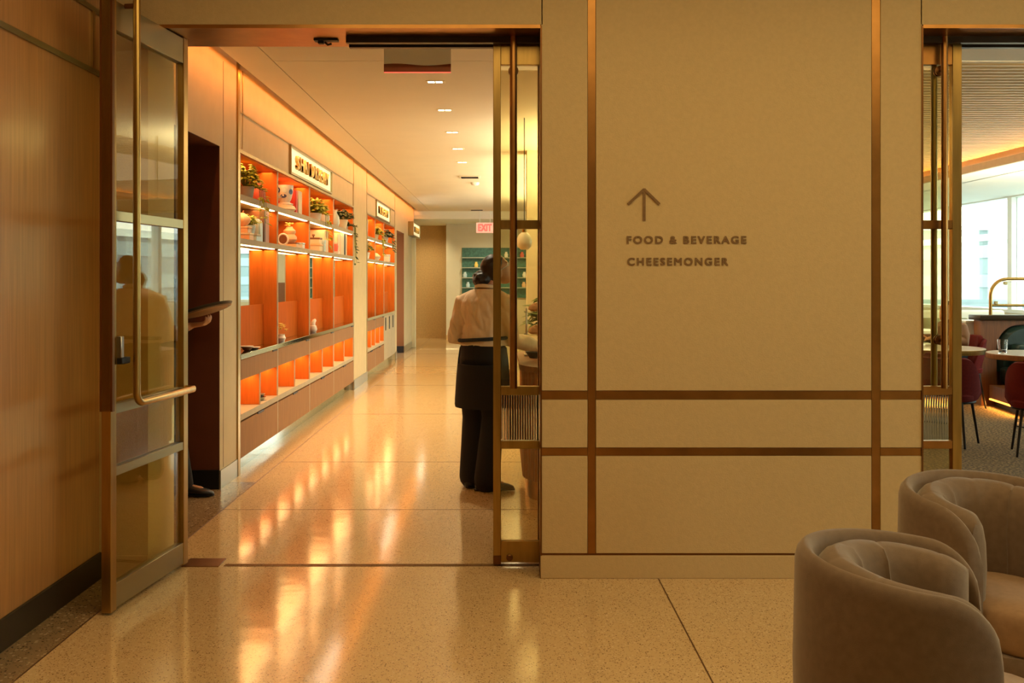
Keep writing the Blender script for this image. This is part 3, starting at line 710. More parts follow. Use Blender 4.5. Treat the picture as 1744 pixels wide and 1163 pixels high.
B(.86, 1.74, 9.6, 19.4, 2.18, 2.31, bev=.01).build('canopy_body', 'cream', t); B(.84, 1.76, 9.58, 19.42, 2.16, 2.18).build('lower_lip', 'brass_pale', t)
for y in (10.2, 14.5, 18.8):
    for x in (.95, 1.65): MB().tube([(x, y, 2.31), (x, y, CZ)], .008, 8).build('rod', 'brass_pale', t)
# end-of-hall booth seen in the shelf mirrors
t = thing('booth_bench', 'brown high-backed bench against the far end wall, reflected in the shelf mirror', 'bench', (1.0, 24.2, 0))
B(.72, 1.36, 24.35, 24.5, 0, 1.42, bev=.04, seg=3).build('backrest', 'brownp', t); B(.72, 1.36, 23.75, 24.35, .12, .46, bev=.04, seg=3).build('seat', 'brownp', t); B(.78, 1.3, 23.85, 24.4, 0, .12).build('plinth', 'dark', t)

# ------------------------------------------------------------------ tub armchairs
def armchair():
    t = thing('tub_armchair', '', 'armchair')
    Rr, Lg = .335, .185                 # back radius, straight arm length
    tot = PI * Rr / 2 + Lg
    def plan(s, r):
        """point at arc length s from the middle of the back (signed), inset r; chair faces +x"""
        sg = 1 if s >= 0 else -1; a = abs(s); q = PI * Rr / 2
        if a <= q:
            th = a / Rr; rr = Rr - r
            return Vector((-rr * math.cos(th), sg * rr * math.sin(th), 0))
        u = a - q
        return Vector((u, sg * (Rr - r - .05 * (u / Lg) ** 2), 0))
    def height(s, h0, drop, rc):
        a = abs(s); h = h0 - drop * (a / tot) ** 1.6
        u = a - (tot - rc)
        if u > 0: h -= rc - math.sqrt(max(0, rc * rc - u * u))
        return h
    def sweep(prof_fn, s0, n=72):
        rings = []
        for i in range(n + 1):
            f = i / n * 2 - 1; f = math.copysign(1 - (1 - abs(f)) ** 1.25, f)
            s = s0 * f
            rings.append([plan(s, r) + Vector((0, 0, z)) for r, z in prof_fn(s)])
        return MB().rings(rings)
    def outer(s):
        h = height(s, .720, .054, .14)
        base = .05
        return [(.0, base), (-.006, (base + h) / 2), (0, h - .045), (.006, h - .020), (.018, h - .005), (.028, h), (.039, h - .006), (.049, h - .020), (.056, h - .045), (.058, h - .09), (.058, base)]
    sweep(outer, tot).build('shell', 'velvet', t, True, ang=60)
    def inner(s):
        h = height(s, .698, .054, .13) - .004
        ch = abs(math.cos(PI * (s / tot) * 3.0)) ** .25       # vertical channels
        b = .018 * (ch - 1); k = .33
        e_ = max(0, (abs(s) - (tot - .105)) / .07); sc_ = max(.2, math.sqrt(max(0, 1 - e_ * e_)))
        return [(.060 + (r - .060) * sc_, z) for r, z in [(.060, k), (.060, h - .060), (.066, h - .022), (.084, h + .000 + b * .4), (.112 - b * .2, h + .012 + b * .5), (.142 - b, h + .002 + b * .5), (.166 - b, h - .034), (.180 - b, h - .09), (.186 - b, h - .18), (.176 - b, k)]]
    sweep(inner, tot - .035, 120).build('back_padding', 'velvet', t, True, ang=60)
    # seat cushion and plinth follow the plan
    def slab(inset, ext, z0, z1, rnd, name, m, fr=.05):
        pts = []
        q = PI * Rr / 2
        n = 40
        for i in range(n + 1):
            s = (i / n * 2 - 1) * (q + Lg * ext); pts.append(plan(s, inset))
        # rounded front
        e0, e1 = pts[-1], pts[0]
        for i in range(1, 12):
            f = i / 12; pts.append(Vector((e0.x + fr * math.sin(PI * f) ** .6, e0.y + (e1.y - e0.y) * f, 0)))
        c = Vector((0, 0, 0))
        for p in pts: c += p
        c /= len(pts)
        prof = [(1 - rnd, z0), (1 - rnd * .3, z0 + .012), (1, z0 + .03), (1, z1 - .05), (1 - rnd * .25, z1 - .022), (1 - rnd, z1 - .004), (.55, z1 + .010), (.1, z1 + .014)]
        MB().rings([[c + (p - c) * k + Vector((0, 0, z)) for p in pts] for k, z in prof]).build(name, m, t, True, ang=60)
    slab(.075, 1.0, .19, .345, .06, 'seat_cushion', 'velvet_seat', .20); slab(.03, .96, .04, .195, .02, 'seat_base', 'velvet', .17); slab(.06, .9, 0, .045, .02, 'plinth', 'dark', .12)
    return t
c1 = armchair()
c1.location = (1.176, 2.813, 0); c1.rotation_euler.z = R(-20); c1['label'] = 'taupe velvet tub armchair in front, nearest the viewer, its curved back to the lettered wall'
c2 = copy_tree(c1); c2.location = (1.834, 3.70, 0); c2.rotation_euler.z = R(-73); c2['label'] = 'taupe velvet tub armchair behind the front one, partly cut off at the right'
for c in (c1, c2): c['group'] = 'pair of tub armchairs by the wall'

# ------------------------------------------------------------------ cafe
def dining_chair():
    t = thing('dining_chair', '', 'chair', group='burgundy dining chairs in the cafe')
    MB().loft([(0, .02, .40, .20, .20), (0, .02, .41, .235, .225), (0, .02, .455, .24, .23), (0, .02, .475, .225, .215), (0, .02, .482, .12, .12)], 28, 3.0).build('seat', 'red', t, True)
    def shell(r0, r1, zb, zt, half, thick, n=28):
        rings = []
        for i in range(n + 1):
            f = i / n * 2 - 1; th = f * half
            zz = zt - (zt - zb) * .72 * max(0, (abs(f) - .45) / .55) ** 2.2
            cx, cy = math.sin(th), -math.cos(th)
            rings.append([Vector((cx * r0, .03 + cy * r0, zb)), Vector((cx * r1, .03 + cy * r1 - .02, (zb + zz) / 2)), Vector((cx * r1, .03 + cy * r1 - .05, zz - .012)), Vector((cx * (r1 - thick / 2), .03 + cy * (r1 - thick / 2) - .05, zz)), Vector((cx * (r1 - thick), .03 + cy * (r1 - thick) - .045, zz - .014)), Vector((cx * (r0 - thick), .03 + cy * (r0 - thick), zb))])
        return MB().rings(rings)
    shell(.245, .275, .42, .80, 1.75, .04).build('back_shell', 'red', t, True, ang=60)
    shell(.205, .232, .47, .84, 1.15, .045).build('back_cushion', 'red', t, True, ang=60)
    MB().tube([(.22 * math.cos(a), .02 + .22 * math.sin(a), .395) for a in [2 * PI * i / 24 for i in range(24)]], .011, 8, loop=True, cap=False).build('seat_frame', 'dark', t, True)
    for sx_ in (-1, 1):
        for sy in (-1, 1): MB().tube([(sx_ * .155, .02 + sy * .155, .40), (sx_ * .20, .02 + sy * .215, 0)], [.013, .010], 10).build('leg', 'dark', t, True)
    return t
dc = dining_chair(); dc.location = (4.02, 8.98, 0); dc.rotation_euler.z = R(-40); dc['label'] = 'burgundy upholstered chair with its back to the doorway, beside the brass door edge'
for loc, rz, lab in (((4.56, 8.42, 0), R(-22), 'burgundy upholstered chair nearest in the cafe, cut off by the right edge'), ((3.42, 9.85, 0), R(-35), 'burgundy chair glimpsed through the sliding door between its brass bars'), ((5.10, 9.02, 0), R(20), 'burgundy chair tucked behind the nearest one at the second table'), ((5.34, 11.62, 0), R(105), 'burgundy chair under the seated person at the table')):
    c = copy_tree(dc); c.location = loc; c.rotation_euler.z = rz; c['label'] = lab
def cafe_table(x, y, r, lab, edge):
    t = thing('cafe_table', lab, 'table', (x, y, 0), group='round pedestal tables in the cafe')
    MB().lathe([(0, .725), (r - .012, .725), (r - .004, .73), (r - .004, .74), (0, .74)], n=48).build('tabletop', 'marble', t, True)
    MB().lathe([(0, .685), (r - .004, .685), (r, .69), (r, .735), (r - .005, .738), (r - .005, .70), (0, .70)], n=48).build('edge_band', edge, t, True)
    MB().lathe([(0, .03), (.035, .03), (.03, .66), (.05, .684), (0, .684)], n=20).build('pedestal', 'dark', t, True); MB().lathe([(0, 0), (.27, 0), (.27, .012), (.05, .03), (0, .03)], n=36).build('base_plate', 'dark', t, True)
    return t
cafe_table(4.74, 10.95, .53, 'round pale topped brass edged table behind the burgundy chairs', 'brass')
cafe_table(5.47, 10.05, .53, 'round table with wood edge and a tumbler on it, at the right edge', 'walnut')
tu = at(1707.5, 601, 10.15)
t = thing('tumbler', 'clear glass tumbler with a little dark drink on the wood edged table', 'glass', (tu.x, 10.15, .74))
MB().lathe([(0, 0), (.040, 0), (.052, .135), (.048, .135), (.037, .012), (0, .012)], n=24).build('glass_body', 'tumbler', t, True)
MB().lathe([(0, .0125), (.0365, .0125), (.038, .032), (0, .032)], n=20).build('drink', 'cola', t, True)
t = thing('place_card', 'small white card lying on the wood edged table', 'card', (5.62, 9.9, .74)); B(-.07, .07, -.05, .05, 0, .003).build('sheet', 'ivory', t, True); B(-.05, .05, -.03, .03, .003, .0035).build('print_area', 'white', t, True)
# leather booth with brass rail
t = thing('leather_booth', 'dark green leather booth in a walnut frame with amber light along its base', 'booth', (6.7, 11.9, 0))
bx0, bz1 = at(1668, 545, 11.8).x, at(1668, 545, 11.8).z
# walnut panel with an arched cut-out
N = 14; arch = []
x_in, z_in, rr = bx0 + .18, bz1 - .05, .28
for i in range(N + 1):
    a = PI - PI / 2 * i / N; arch.append((x_in + rr + rr * math.cos(a), z_in - rr + rr * math.sin(a)))
outer_ = [(bx0, 0), (bx0, bz1), (8.3, bz1), (8.3, z_in)] + arch[::-1] + [(x_in, 0)]
MB().rings([[Vector((a, 11.75, b)) for a, b in outer_], [Vector((a, 11.83, b)) for a, b in outer_]]).build('frame_panel', 'walnut', t)
B(bx0 - .04, 8.32, 11.70, 12.0, bz1, bz1 + .06, bev=.01, seg=2).build('cap_rail', 'base_dark', t)
B(bx0 + .02, 8.3, 11.84, 11.98, 0, bz1).build('rear_panel', 'walnut', t)
pad = [(x_in + .02, .40)] + [(a + (.02 if a < x_in + rr else 0), b - .015) for a, b in arch] + [(8.28, z_in - .015), (8.28, .40)]
MB().rings([[Vector((a, 11.84, b)) for a, b in pad], [Vector((a, 11.74, b)) for a, b in pad], [Vector((a + .03 * (1 if a < 7 else -1), 11.69, b - (.03 if b > .5 else 0))) for a, b in pad]]).build('backrest', 'leather', t)
B(x_in + .12, 8.28, 11.50, 11.70, .42, bz1 - .27, bev=.05, seg=3).build('lumbar_cushion', 'leather', t)
B(x_in + .02, 8.28, 10.95, 11.74, .26, .46, bev=.04, seg=3).build('seat', 'leather', t)
def slanted(pa, pb, w, z0, z1, mb=None):
    pa, pb = Vector(pa), Vector(pb); d = (pb - pa).normalized(); nrm = Vector((-d.y, d.x))
    mb = mb or MB(); q = [pa, pb, pb + nrm * w, pa + nrm * w]
    return mb.rings([[Vector((p.x, p.y, z0)) for p in q], [Vector((p.x, p.y, z1)) for p in q]])
slanted((5.72, 11.68), (5.60, 10.66), 2.0, .10, .25).build('base', 'walnut', t)
slanted((5.78, 11.66), (5.66, 10.70), 1.8, 0, .10).build('toe_kick', 'dark', t)
slanted((5.712, 11.67), (5.592, 10.68), .02, .078, .095).build('base_light', 'glow_amber', t)
area('booth_base_light', (5.62, 11.17, .07), (.04, 1.0), 6, (1, .42, .08), (0, R(50), R(-7)))
t = thing('brass_rail', 'bent brass rail frame standing on top of the leather booth', 'rail', (6.2, 11.85, bz1 + .06))
zr0 = bz1 + .06; xr = at(1687, 500, 11.85).x; zt = at(1687, 475, 11.85).z; rad = .20
pth = [(xr, 11.85, zr0), (xr, 11.85, zt - rad)] + [(xr + rad - rad * math.cos(PI / 2 * i / 8), 11.85, zt - rad + rad * math.sin(PI / 2 * i / 8)) for i in range(1, 9)] + [(8.2, 11.85, zt), (8.2, 11.85, zr0)]
MB().tube(pth, .020, 12).build('frame', 'brass', t)
zl = at(1700, 520, 11.85).z
MB().tube([(xr, 11.85, zl), (8.2, 11.85, zl)], .016, 10).build('cross_bar', 'brass', t)
for px, z in ((1712, zt - .05), (1696, zl + .03)): xx = at(px, 500, 11.85).x; B(xx - .018, xx + .018, 11.83, 11.87, z - .02, z + .02, bev=.004).build('glass_clip', 'brass_pale', t)
B(xr + .06, 8.15, 11.845, 11.855, zl + .02, zt - .04).build('glass_panel', 'glass', t)
t = thing('white_partition', 'low white partition standing at the left end of the leather booth', 'partition', (5.75, 12.2, 0)); B(5.61, 5.9, 12.03, 12.35, 0, .96, bev=.01).build('panel', 'white', t); B(5.60, 5.92, 12.02, 12.36, .96, .99, bev=.004).build('cap', 'frame_white', t)
# pale seating by the windows
def bench(x0, x1, y, lab):
    t = thing('window_bench', lab, 'bench', ((x0 + x1) / 2, y, 0))
    B(x0, x1, y, y + .14, .42, .98, bev=.05, seg=3).build('backrest', 'cream_fab', t); B(x0, x1, y - .6, y + .02, .16, .45, bev=.05, seg=3).build('seat', 'cream_fab', t); B(x0 + .04, x1 - .04, y - .55, y + .1, 0, .16).build('plinth', 'dark', t)
    return t
bench(6.0, 8.4, 16.6, 'cream upholstered bench with olive cushions by the cafe windows')
bench(5.0, 8.4, 20.5, 'farther cream bench in the depth of the cafe by the windows')
cu0 = None
for i, (x, lab) in enumerate(((6.72, 'olive cushion leaning on the cream bench, left of a pair'), (7.12, 'olive cushion leaning on the cream bench, middle one'), (7.56, 'pale edged olive cushion at the right on the cream bench'))):
    if cu0 is None:
        c = cu0 = MB().loft([(0, 0, 0, .15, .05), (0, 0, .05, .19, .09), (0, .02, .2, .20, .10), (0, .04, .34, .19, .08), (0, .05, .40, .14, .03)], 20, 3).build('cushion', 'olive_fab', None, True)
    else: c = cu0.copy(); COL.objects.link(c)
    c.location = (x, 16.44, .452); tag(c, lab, 'cushion', 'olive cushions on the cream bench')
for x, y, r, lab in ((6.1, 14.9, .45, 'white round table behind the seated person near the windows'), (7.35, 15.2, .4, 'white round table close to the window sill')):
    t = thing('white_table', lab, 'table', (x, y, 0)); MB().lathe([(0, .70), (r, .70), (r, .74), (0, .74)], n=36).build('tabletop', 'white', t, True); MB().lathe([(0, .02), (.03, .03), (.03, .70), (0, .70)], n=14).build('pedestal', 'frame_white', t, True); MB().lathe([(0, 0), (.24, 0), (.24, .015), (0, .03)], n=24).build('base_plate', 'frame_white', t, True)

# ------------------------------------------------------------------ fluted counter and what stands on it
t = thing('serving_counter', 'reddish fluted wood serving counter with rounded corners behind the sliding door', 'counter', (1.1, 7.4, 0))
def rounded(ins, rad=.36, x0=.14, y0=6.52, y1=8.3):
    x0, y0, y1 = x0 + ins, y0 + ins, y1 - ins; r = rad - ins; p = [(2.0, y1)]
    for k in range(13): a = PI / 2 + PI / 2 * k / 12; p.append((x0 + r + r * math.cos(a), y1 - r + r * math.sin(a)))
    for k in range(13): a = PI + PI / 2 * k / 12; p.append((x0 + r + r * math.cos(a), y0 + r + r * math.sin(a)))
    return p + [(2.0, y0)]
def prism(pts, z0, z1): return MB().rings([[Vector((a, b, z0)) for a, b in pts], [Vector((a, b, z1)) for a, b in pts]])
prism(rounded(.03), .0, .135).build('kick_plate', 'bronze', t)
prism(rounded(.02), .13, .862).build('core', 'flute', t)
fm = None
per = rounded(.02)[1:-1]; per = [(1.2, per[0][1])] + per + [(1.2, per[-1][1])]; acc = 0.0; nxt = 0.0
for (ax, ay), (bx_, by_) in zip(per[:-1], per[1:]):
    L_ = math.hypot(bx_ - ax, by_ - ay)
    while nxt < acc + L_:
        f = (nxt - acc) / L_
        if fm is None: o = MB().lathe([(.019, .13), (.019, .862)], (0, 0, 0), 8).build('flute', 'flute', t, True); fm = o.data
        else: o = bpy.data.objects.new('flute', fm); COL.objects.link(o); o.parent = t
        o.location = Vector((ax + (bx_ - ax) * f, ay + (by_ - ay) * f, 0)) - t.location; nxt += .040
    acc += L_
prism(rounded(-.02, .38), .862, .90).build('countertop', 'walnut', t)
t = thing('display_stand', 'two tier clear glass display stand for bread on the serving counter', 'stand', (.37, 7.66, .901))
for x in (-.18, .18): MB().tube([(x, .08, 0), (x, .08, .36)], .008, 8).build('post', 'silver', t, True)
for z in (.155, .33): B(-.20, .20, -.10, .10, z, z + .008).build('glass_shelf', 'glass', t, True)
B(-.2, .2, -.1, .1, 0, .012).build('foot_plate', 'silver', t, True)
def loaf(x, y, z, L, r, lab):
    tt = thing('bread_loaf', lab, 'bread', (x, y, z), group='loaves on the glass stand')
    MB().loft([(0, 0, 0, L * .8, r * .8), (0, 0, r * .3, L, r), (0, 0, r * .9, L * .95, r * .9), (0, 0, r * 1.35, L * .7, r * .6), (0, 0, r * 1.5, L * .3, r * .25)], 20).build('crumb', 'bread', tt, True)
    for k in range(4): B(-L * .6 + k * L * .4 - .006, -L * .6 + k * L * .4 + .006, -r * .5, r * .5, r * 1.25, r * 1.46, bev=.004).build('score_mark', 'peach', tt, True)
loaf(.32, 7.62, 1.067, .12, .048, 'scored pale loaf on the lower tier of the glass stand'); loaf(.33, 7.62, 1.242, .13, .045, 'darker brown loaf on the upper tier of the glass stand')
t = thing('jam_bowl', 'small black bowl of dark jam on the counter near the reaching hand', 'bowl', (.235, 7.42, .901)); MB().lathe([(0, 0), (.03, 0), (.06, .045), (.056, .045), (.03, .008), (0, .008)], n=20).build('bowl_body', 'dark', t, True); MB().lathe([(0, .008), (.035, .02), (.05, .034), (0, .036)], n=18).build('jam', 'brownp', t, True)

# ------------------------------------------------------------------ plants and small wares
def vec_r(a, b): return random.uniform(a, b)
def potted(name, lab, loc, pot_m, leaf_m, pr=.07, ph=.11, spread=.13, hgt=.18, n=46, trail=0, trail_len=.25, L=.055, out=(1, 0)):
    t = thing(name, lab, 'plant', loc)
    MB().lathe([(0, 0), (pr * .78, 0), (pr, ph), (pr * .9, ph), (pr * .8, ph * .85), (0, ph * .85)], n=20).build('pot', pot_m, t, True)
    fo, st = MB(), MB()
    for i in range(int(n * 1.8)):
        a = vec_r(0, 2 * PI); q = vec_r(.15, 1) ** .7
        tip = Vector((math.cos(a) * spread * q, math.sin(a) * spread * q, ph + hgt * (1 - .75 * q * q) * vec_r(.45, 1)))
        if i % 3 == 0: st.tube([(0, 0, ph * .8), tip * .5 + Vector((0, 0, ph * .4)), tip], .0022, 5)
        d = Vector((math.cos(a), math.sin(a), vec_r(-.5, .7)))
        d.z = max(d.z, -.1) if tip.z < L * 1.6 else d.z; fo.leaf(tip - d * L * .4, d, L * vec_r(.8, 1.35), L * vec_r(.55, .8))
    for k in range(trail):
        f = (k + .5) / trail; a = (f - .5) * 2.0
        ox, oy = out[0] * math.cos(a) - out[1] * math.sin(a), out[0] * math.sin(a) + out[1] * math.cos(a)
        pts = [Vector((ox * pr * .6, oy * pr * .6, ph * .9)), Vector((.055, oy * pr * 1.3, ph * 1.15)), Vector((.140, oy * pr * 1.8, ph * .7)), Vector((.150, oy * pr * 2.0, ph * .4 - trail_len * vec_r(.5, 1)))]
        st.tube(pts, .0025, 5)
        for u in range(9):
            w = u / 8 * 2.999; i0 = int(w); p = pts[i0].lerp(pts[i0 + 1], w - i0)
            d = Vector((vec_r(.1, 1.2), oy + vec_r(-.7, .7), vec_r(-.8, .2) if p.x > .13 else vec_r(0, .5))); fo.leaf(p, d, L * vec_r(.8, 1.2), L * .6)
    f_ = fo.build('foliage', leaf_m, t, True, smooth=False); f_['kind'] = 'stuff'
    s_ = st.build('stems', 'leaf', t, True); s_['kind'] = 'stuff'
    return t
def sy(px, x=-2.11): return -x * F / (VX - px)
potted('trailing_plant', 'trailing yellow-green plant in a grey pot at the near end of the top shelf', (-2.09, 8.10, Z1), 'grey', 'leaf_y', .075, .10, .13, .20, 80, 6, .26, .06)
potted('trailing_plant', 'bushy yellow trailing plant on the top shelf, third bay from the door', (-2.10, 11.15, Z1), 'white', 'leaf_y', .08, .09, .14, .18, 95, 5, .30, .065)
potted('potted_plant', 'dark leafy plant in a cream pot on the top shelf, fourth bay', (-2.09, 12.86, Z1), 'ivory', 'leaf_d', .10, .12, .17, .14, 130, 0, L=.065)
potted('trailing_vine', 'thin dark vine hanging from the end of the top shelf, fourth bay', (-2.09, 13.2, Z1), 'grey', 'leaf_d', .05, .06, .06, .08, 24, 6, .52, .055)
potted('olive_plant', 'small olive leaved plant in a pale box behind the striped peach gourd', (-2.10, 8.26, Z2 + .062), 'sky', 'leaf_y', .055, .07, .07, .10, 46, 0, L=.04)
potted('trailing_plant', 'yellow trailing plant on the top shelf of the farther shelving', (-2.09, 16.25, Z1), 'ivory', 'leaf_y', .08, .09, .14, .15, 60, 5, .3, .07)
potted('potted_plant', 'round green plant on the second shelf of the farther shelving', (-2.09, 15.15, Z2), 'white', 'leaf', .08, .10, .14, .18, 80, 0)
potted('trailing_plant', 'dark trailing plant beside a black box on the farther top shelf', (-2.06, 17.45, Z1), 'white', 'leaf_d', .07, .10, .14, .14, 60, 4, .22, .08)
t = potted('counter_plant', 'pale green leafy plant in a clear vase on the serving counter', (.33, 7.98, .901), 'sky', 'leaf', .05, .16, .13, .34, 46, 0, L=.10)
def simple(name, lab, cat, loc, parts, group=None, rz=0):
    t = thing(name, lab, cat, loc, rz, group)
    for pn, m, mb in parts: mb.build(pn, m, t, True)
    return t
LA = lambda prof, n=24, c=(0, 0, 0): MB().lathe(prof, c, n)
# top shelf
simple('coral_vase', 'coral red bottle vase behind the trailing plant, top shelf, first bay', 'vase', (-2.10, 8.56, Z1), [('body', 'coral', LA([(0, 0), (.045, 0), (.065, .03), (.066, .09), (.04, .15), (.018, .18), (.018, .21), (.024, .215), (.0, .212)])), ('foot', 'brownp', LA([(0, -.0), (.047, 0), (.047, .008), (0, .008)]))])
py_ = 9.55; px_ = -2.085
t = simple('face_planter', 'cream pot painted with blue ovals, top shelf, second bay', 'planter', (px_, py_, Z1 + .085), [('body', 'white', LA([(0, 0), (.045, 0), (.062, .03), (.078, .10), (.082, .165), (.072, .165), (.066, .10), (0, .09)], 28)), ('rim', 'coral', LA([(.070, .163), (.083, .163), (.084, .168), (.070, .168)], 28))])
for (a, z, w, h, m) in ((-128, .115, .026, .026, 'blue'), (-78, .115, .025, .026, 'sky'), (-88, .058, .030, .018, 'blue'), (-120, .05, .024, .014, 'sky'), (-30, .10, .025, .025, 'blue')):
    rr = .071 if z < .08 else .0795
    mb = MB(); ring = []
    for lay in (rr - .004, rr + .002):
        ring.append([Vector((lay * math.cos(R(a) + w / rr * math.cos(q)), lay * math.sin(R(a) + w / rr * math.cos(q)), z + h * math.sin(q))) for q in [2 * PI * i / 16 for i in range(16)]])
    mb.rings(ring).build('painted_spot', m, t, True)
simple('cloth_bundle', 'crumpled pale pink stone bundle under the painted pot', 'ornament', (px_, py_, Z1), [('lower_lump', 'ivory', MB().loft([(0, 0, 0, .09, .09), (.005, 0, .02, .105, .115), (0, .01, .05, .09, .08), (0, 0, .066, .06, .06)], 9)), ('upper_lump', 'white', MB().loft([(0, 0, .05, .06, .06), (.01, 0, .07, .075, .065), (0, 0, .086, .05, .05)], 7))])
def book(x0, x1, y0, th, z0, h, m, lab, group):
    t = thing('book', lab, 'book', ((x0 + x1) / 2, y0 + th / 2, z0), group=group); cx = (x0 + x1) / 2
    B(x0 - cx, x1 - cx, -th / 2, -th / 2 + .003, 0, h).box(x0 - cx, x1 - cx, th / 2 - .003, th / 2, 0, h).box(x1 - cx - .003, x1 - cx + .001, -th / 2, th / 2, 0, h).build('cover', m, t, True)
    B(x0 - cx + .004, x1 - cx - .004, -th / 2 + .0032, th / 2 - .0032, .003, h - .004).build('pages', 'ivory', t, True)
    return t
g1 = 'books on the top shelf'; g2 = 'books on the second shelf'
book(-2.23, -2.03, 9.80, .07, Z1, .225, 'redbook', 'scarlet upright book between the painted pot and a cream volume', g1)
book(-2.22, -2.035, 9.94, .18, Z1, .235, 'ivory', 'thick cream upright volume beside the scarlet book', g1)
y = 8.50
for th, h, m, lab in ((.05, .27, 'brownp', 'dark maroon upright book right of the pale arched box'), (.05, .275, 'pink', 'dusty pink upright book, first of two, second shelf first bay'), (.07, .28, 'pink', 'wider dusty pink upright book at the end of the row, first bay')):
    book(-2.24, -2.03, y, th - .002, Z2, h, m, lab, g2); y += th
simple('white_box', 'small white box pot beside the yellow trailing plant, top shelf third bay', 'pot', (-2.08, 11.58, Z1), [('body', 'white', LA([(0, 0), (.06, 0), (.075, .05), (.07, .10), (.062, .10), (.06, .05), (0, .04)], 20)), ('soil', 'brownp', LA([(0, .055), (.06, .055), (.06, .06), (0, .06)]))])
simple('blue_vase', 'pale blue bottle vase at the left of the dark plant, top shelf', 'vase', (-2.06, 12.29, Z1), [('body', 'sky', LA([(0, 0), (.04, 0), (.055, .05), (.05, .12), (.02, .17), (.018, .2), (.024, .205), (0, .2)])), ('lip', 'white', LA([(.017, .2), (.026, .2), (.026, .207), (.017, .207)]))])
# second shelf
def gbox(x, y, z, w, d, h, m, name, lab, lid=None, cat='box'):
    ps = [('body', m, B(-w / 2, w / 2, -d / 2, d / 2, 0, h * .72, bev=.003)), ('lid', lid or m, B(-w / 2 - .004, w / 2 + .004, -d / 2 - .004, d / 2 + .004, h * .73, h, bev=.003))]
    return simple(name, lab, cat, (x, y, z), ps)
gbox(-2.085, 7.99, Z2, .15, .14, .055, 'peach', 'keepsake_box', 'lower peach box of two under the striped gourd', 'ivory'); gbox(-2.085, 7.99, Z2 + .056, .12, .12, .05, 'peach', 'keepsake_box', 'upper peach box of two directly under the striped gourd')
t = thing('striped_gourd', 'ribbed peach gourd ornament on the peach boxes, second shelf first bay', 'ornament', (-2.085, 7.99, Z2 + .107))
prof = []
mb = MB(); ring = []
for i in range(10):
    f = i / 9; r0 = .068 * math.sin(PI * (.06 + .9 * f)) ** .8; z = .11 * f
    ring.append([Vector((r0 * (1 - .12 * abs(math.cos(4 * q))) * math.cos(q), r0 * (1 - .12 * abs(math.cos(4 * q))) * math.sin(q), z)) for q in [2 * PI * j / 40 for j in range(40)]])
mb.rings(ring).build('body', 'peach', t, True); MB().tube([(0, 0, .105), (.01, .004, .13)], [.008, .005], 8).build('stalk', 'brownp', t, True)
gbox(-2.10, 8.26, Z2, .16, .14, .06, 'sky', 'planter_box', 'pale blue box under the small olive plant, second shelf', 'grey')
N = 10; arc = [(-.05, 0), (-.05, .15)] + [(-.05 * math.cos(PI * i / N), .15 + .05 * math.sin(PI * i / N)) for i in range(1, N)] + [(.05, .15), (.05, 0)]
simple('arched_box', 'pale blue and white arched box standing beside the maroon book', 'ornament', (-2.085, 8.42, Z2), [('body', 'sky', MB().rings([[Vector((a, -.045, b)) for a, b in arc], [Vector((a, .045, b)) for a, b in arc]])), ('front_panel', 'white', B(-.035, .035, -.050, -.045, .01, .15))])
simple('ring_clock', 'small white ringed desk clock with a dark face, second shelf second bay', 'clock', (-2.05, 9.32, Z2 + .005), [('ring', 'white', MB().tube([(.045 * math.cos(a), 0, .055 + .05 * math.sin(a)) for a in [2 * PI * i / 28 for i in range(28)]], .009, 8, loop=True, cap=False)), ('face', 'brownp', MB().lathe([(0, -.005), (.04, -.005), (.04, .005), (0, .005)], (0, 0, .055), 24, (0, 1, 0)))])
gbox(-2.08, 9.74, Z2, .16, .13, .045, 'peach', 'keepsake_box', 'flat peach box under the stacked gourd vase', 'brownp')
t = simple('gourd_vase', 'peach stacked gourd vase holding a yellow bloom, second shelf second bay', 'vase', (-2.08, 9.74, Z2 + .046), [('body', 'peach', LA([(0, 0), (.05, 0), (.072, .03), (.07, .055), (.05, .08), (.06, .095), (.06, .115), (.035, .14), (.03, .155), (0, .15)], 28))])
fl_ = MB()
for i in range(26):
    a = vec_r(0, 2 * PI); e = vec_r(.1, 1.2); fl_.leaf((.0, 0, .17), (math.cos(a), math.sin(a), e - .2), .05, .03)
o = fl_.build('bloom', 'petal', t, True, smooth=False); o['kind'] = 'stuff'
gbox(-2.04, 10.06, Z2, .07, .12, .055, 'white', 'card_box', 'small white box with blue lid right of the gourd vase', 'sky')
gbox(-2.08, 10.98, Z2, .17, .16, .075, 'ivory', 'keepsake_box', 'lower tan box of two in the third bay, second shelf', 'peach'); t = gbox(-2.08, 10.98, Z2 + .076, .16, .15, .07, 'ivory', 'keepsake_box', 'upper tan box with a dark knobbed lid, third bay', 'brownp'); MB().lathe([(0, .07), (.008, .07), (.008, .085), (.018, .095), (.012, .11), (0, .112)], n=14).build('knob', 'brownp', t, True)
gbox(-2.04, 11.22, Z2, .09, .10, .13, 'sky', 'candle_box', 'pale blue candle box beside the tan boxes, third bay', 'sky')
y = 11.46
for k, (th, h, m) in enumerate(((.05, .25, 'ivory'), (.045, .26, 'peach'), (.05, .255, 'ivory'), (.05, .25, 'ivory'))):
    book(-2.25, -2.035, y, th - .002, Z2, h, m, ['cream upright book, first of the row in the third bay', 'peach spined upright book among cream ones, third bay', 'cream upright book, third of the row in the third bay', 'cream upright book, last of the row before the divider, third bay'][k], g2); y += th
simple('red_cup', 'small red lidded cup at the front of the fourth bay, second shelf', 'cup', (-2.04, 12.18, Z2 + .03), [('body', 'coral', LA([(0, 0), (.03, 0), (.038, .06), (.03, .09), (0, .09)])), ('lid', 'pink', LA([(0, .09), (.034, .09), (.012, .115), (0, .118)]))])
gbox(-2.05, 12.18, Z2, .11, .11, .028, 'white', 'card_box', 'flat white box under the red cup, fourth bay')
y = 12.34
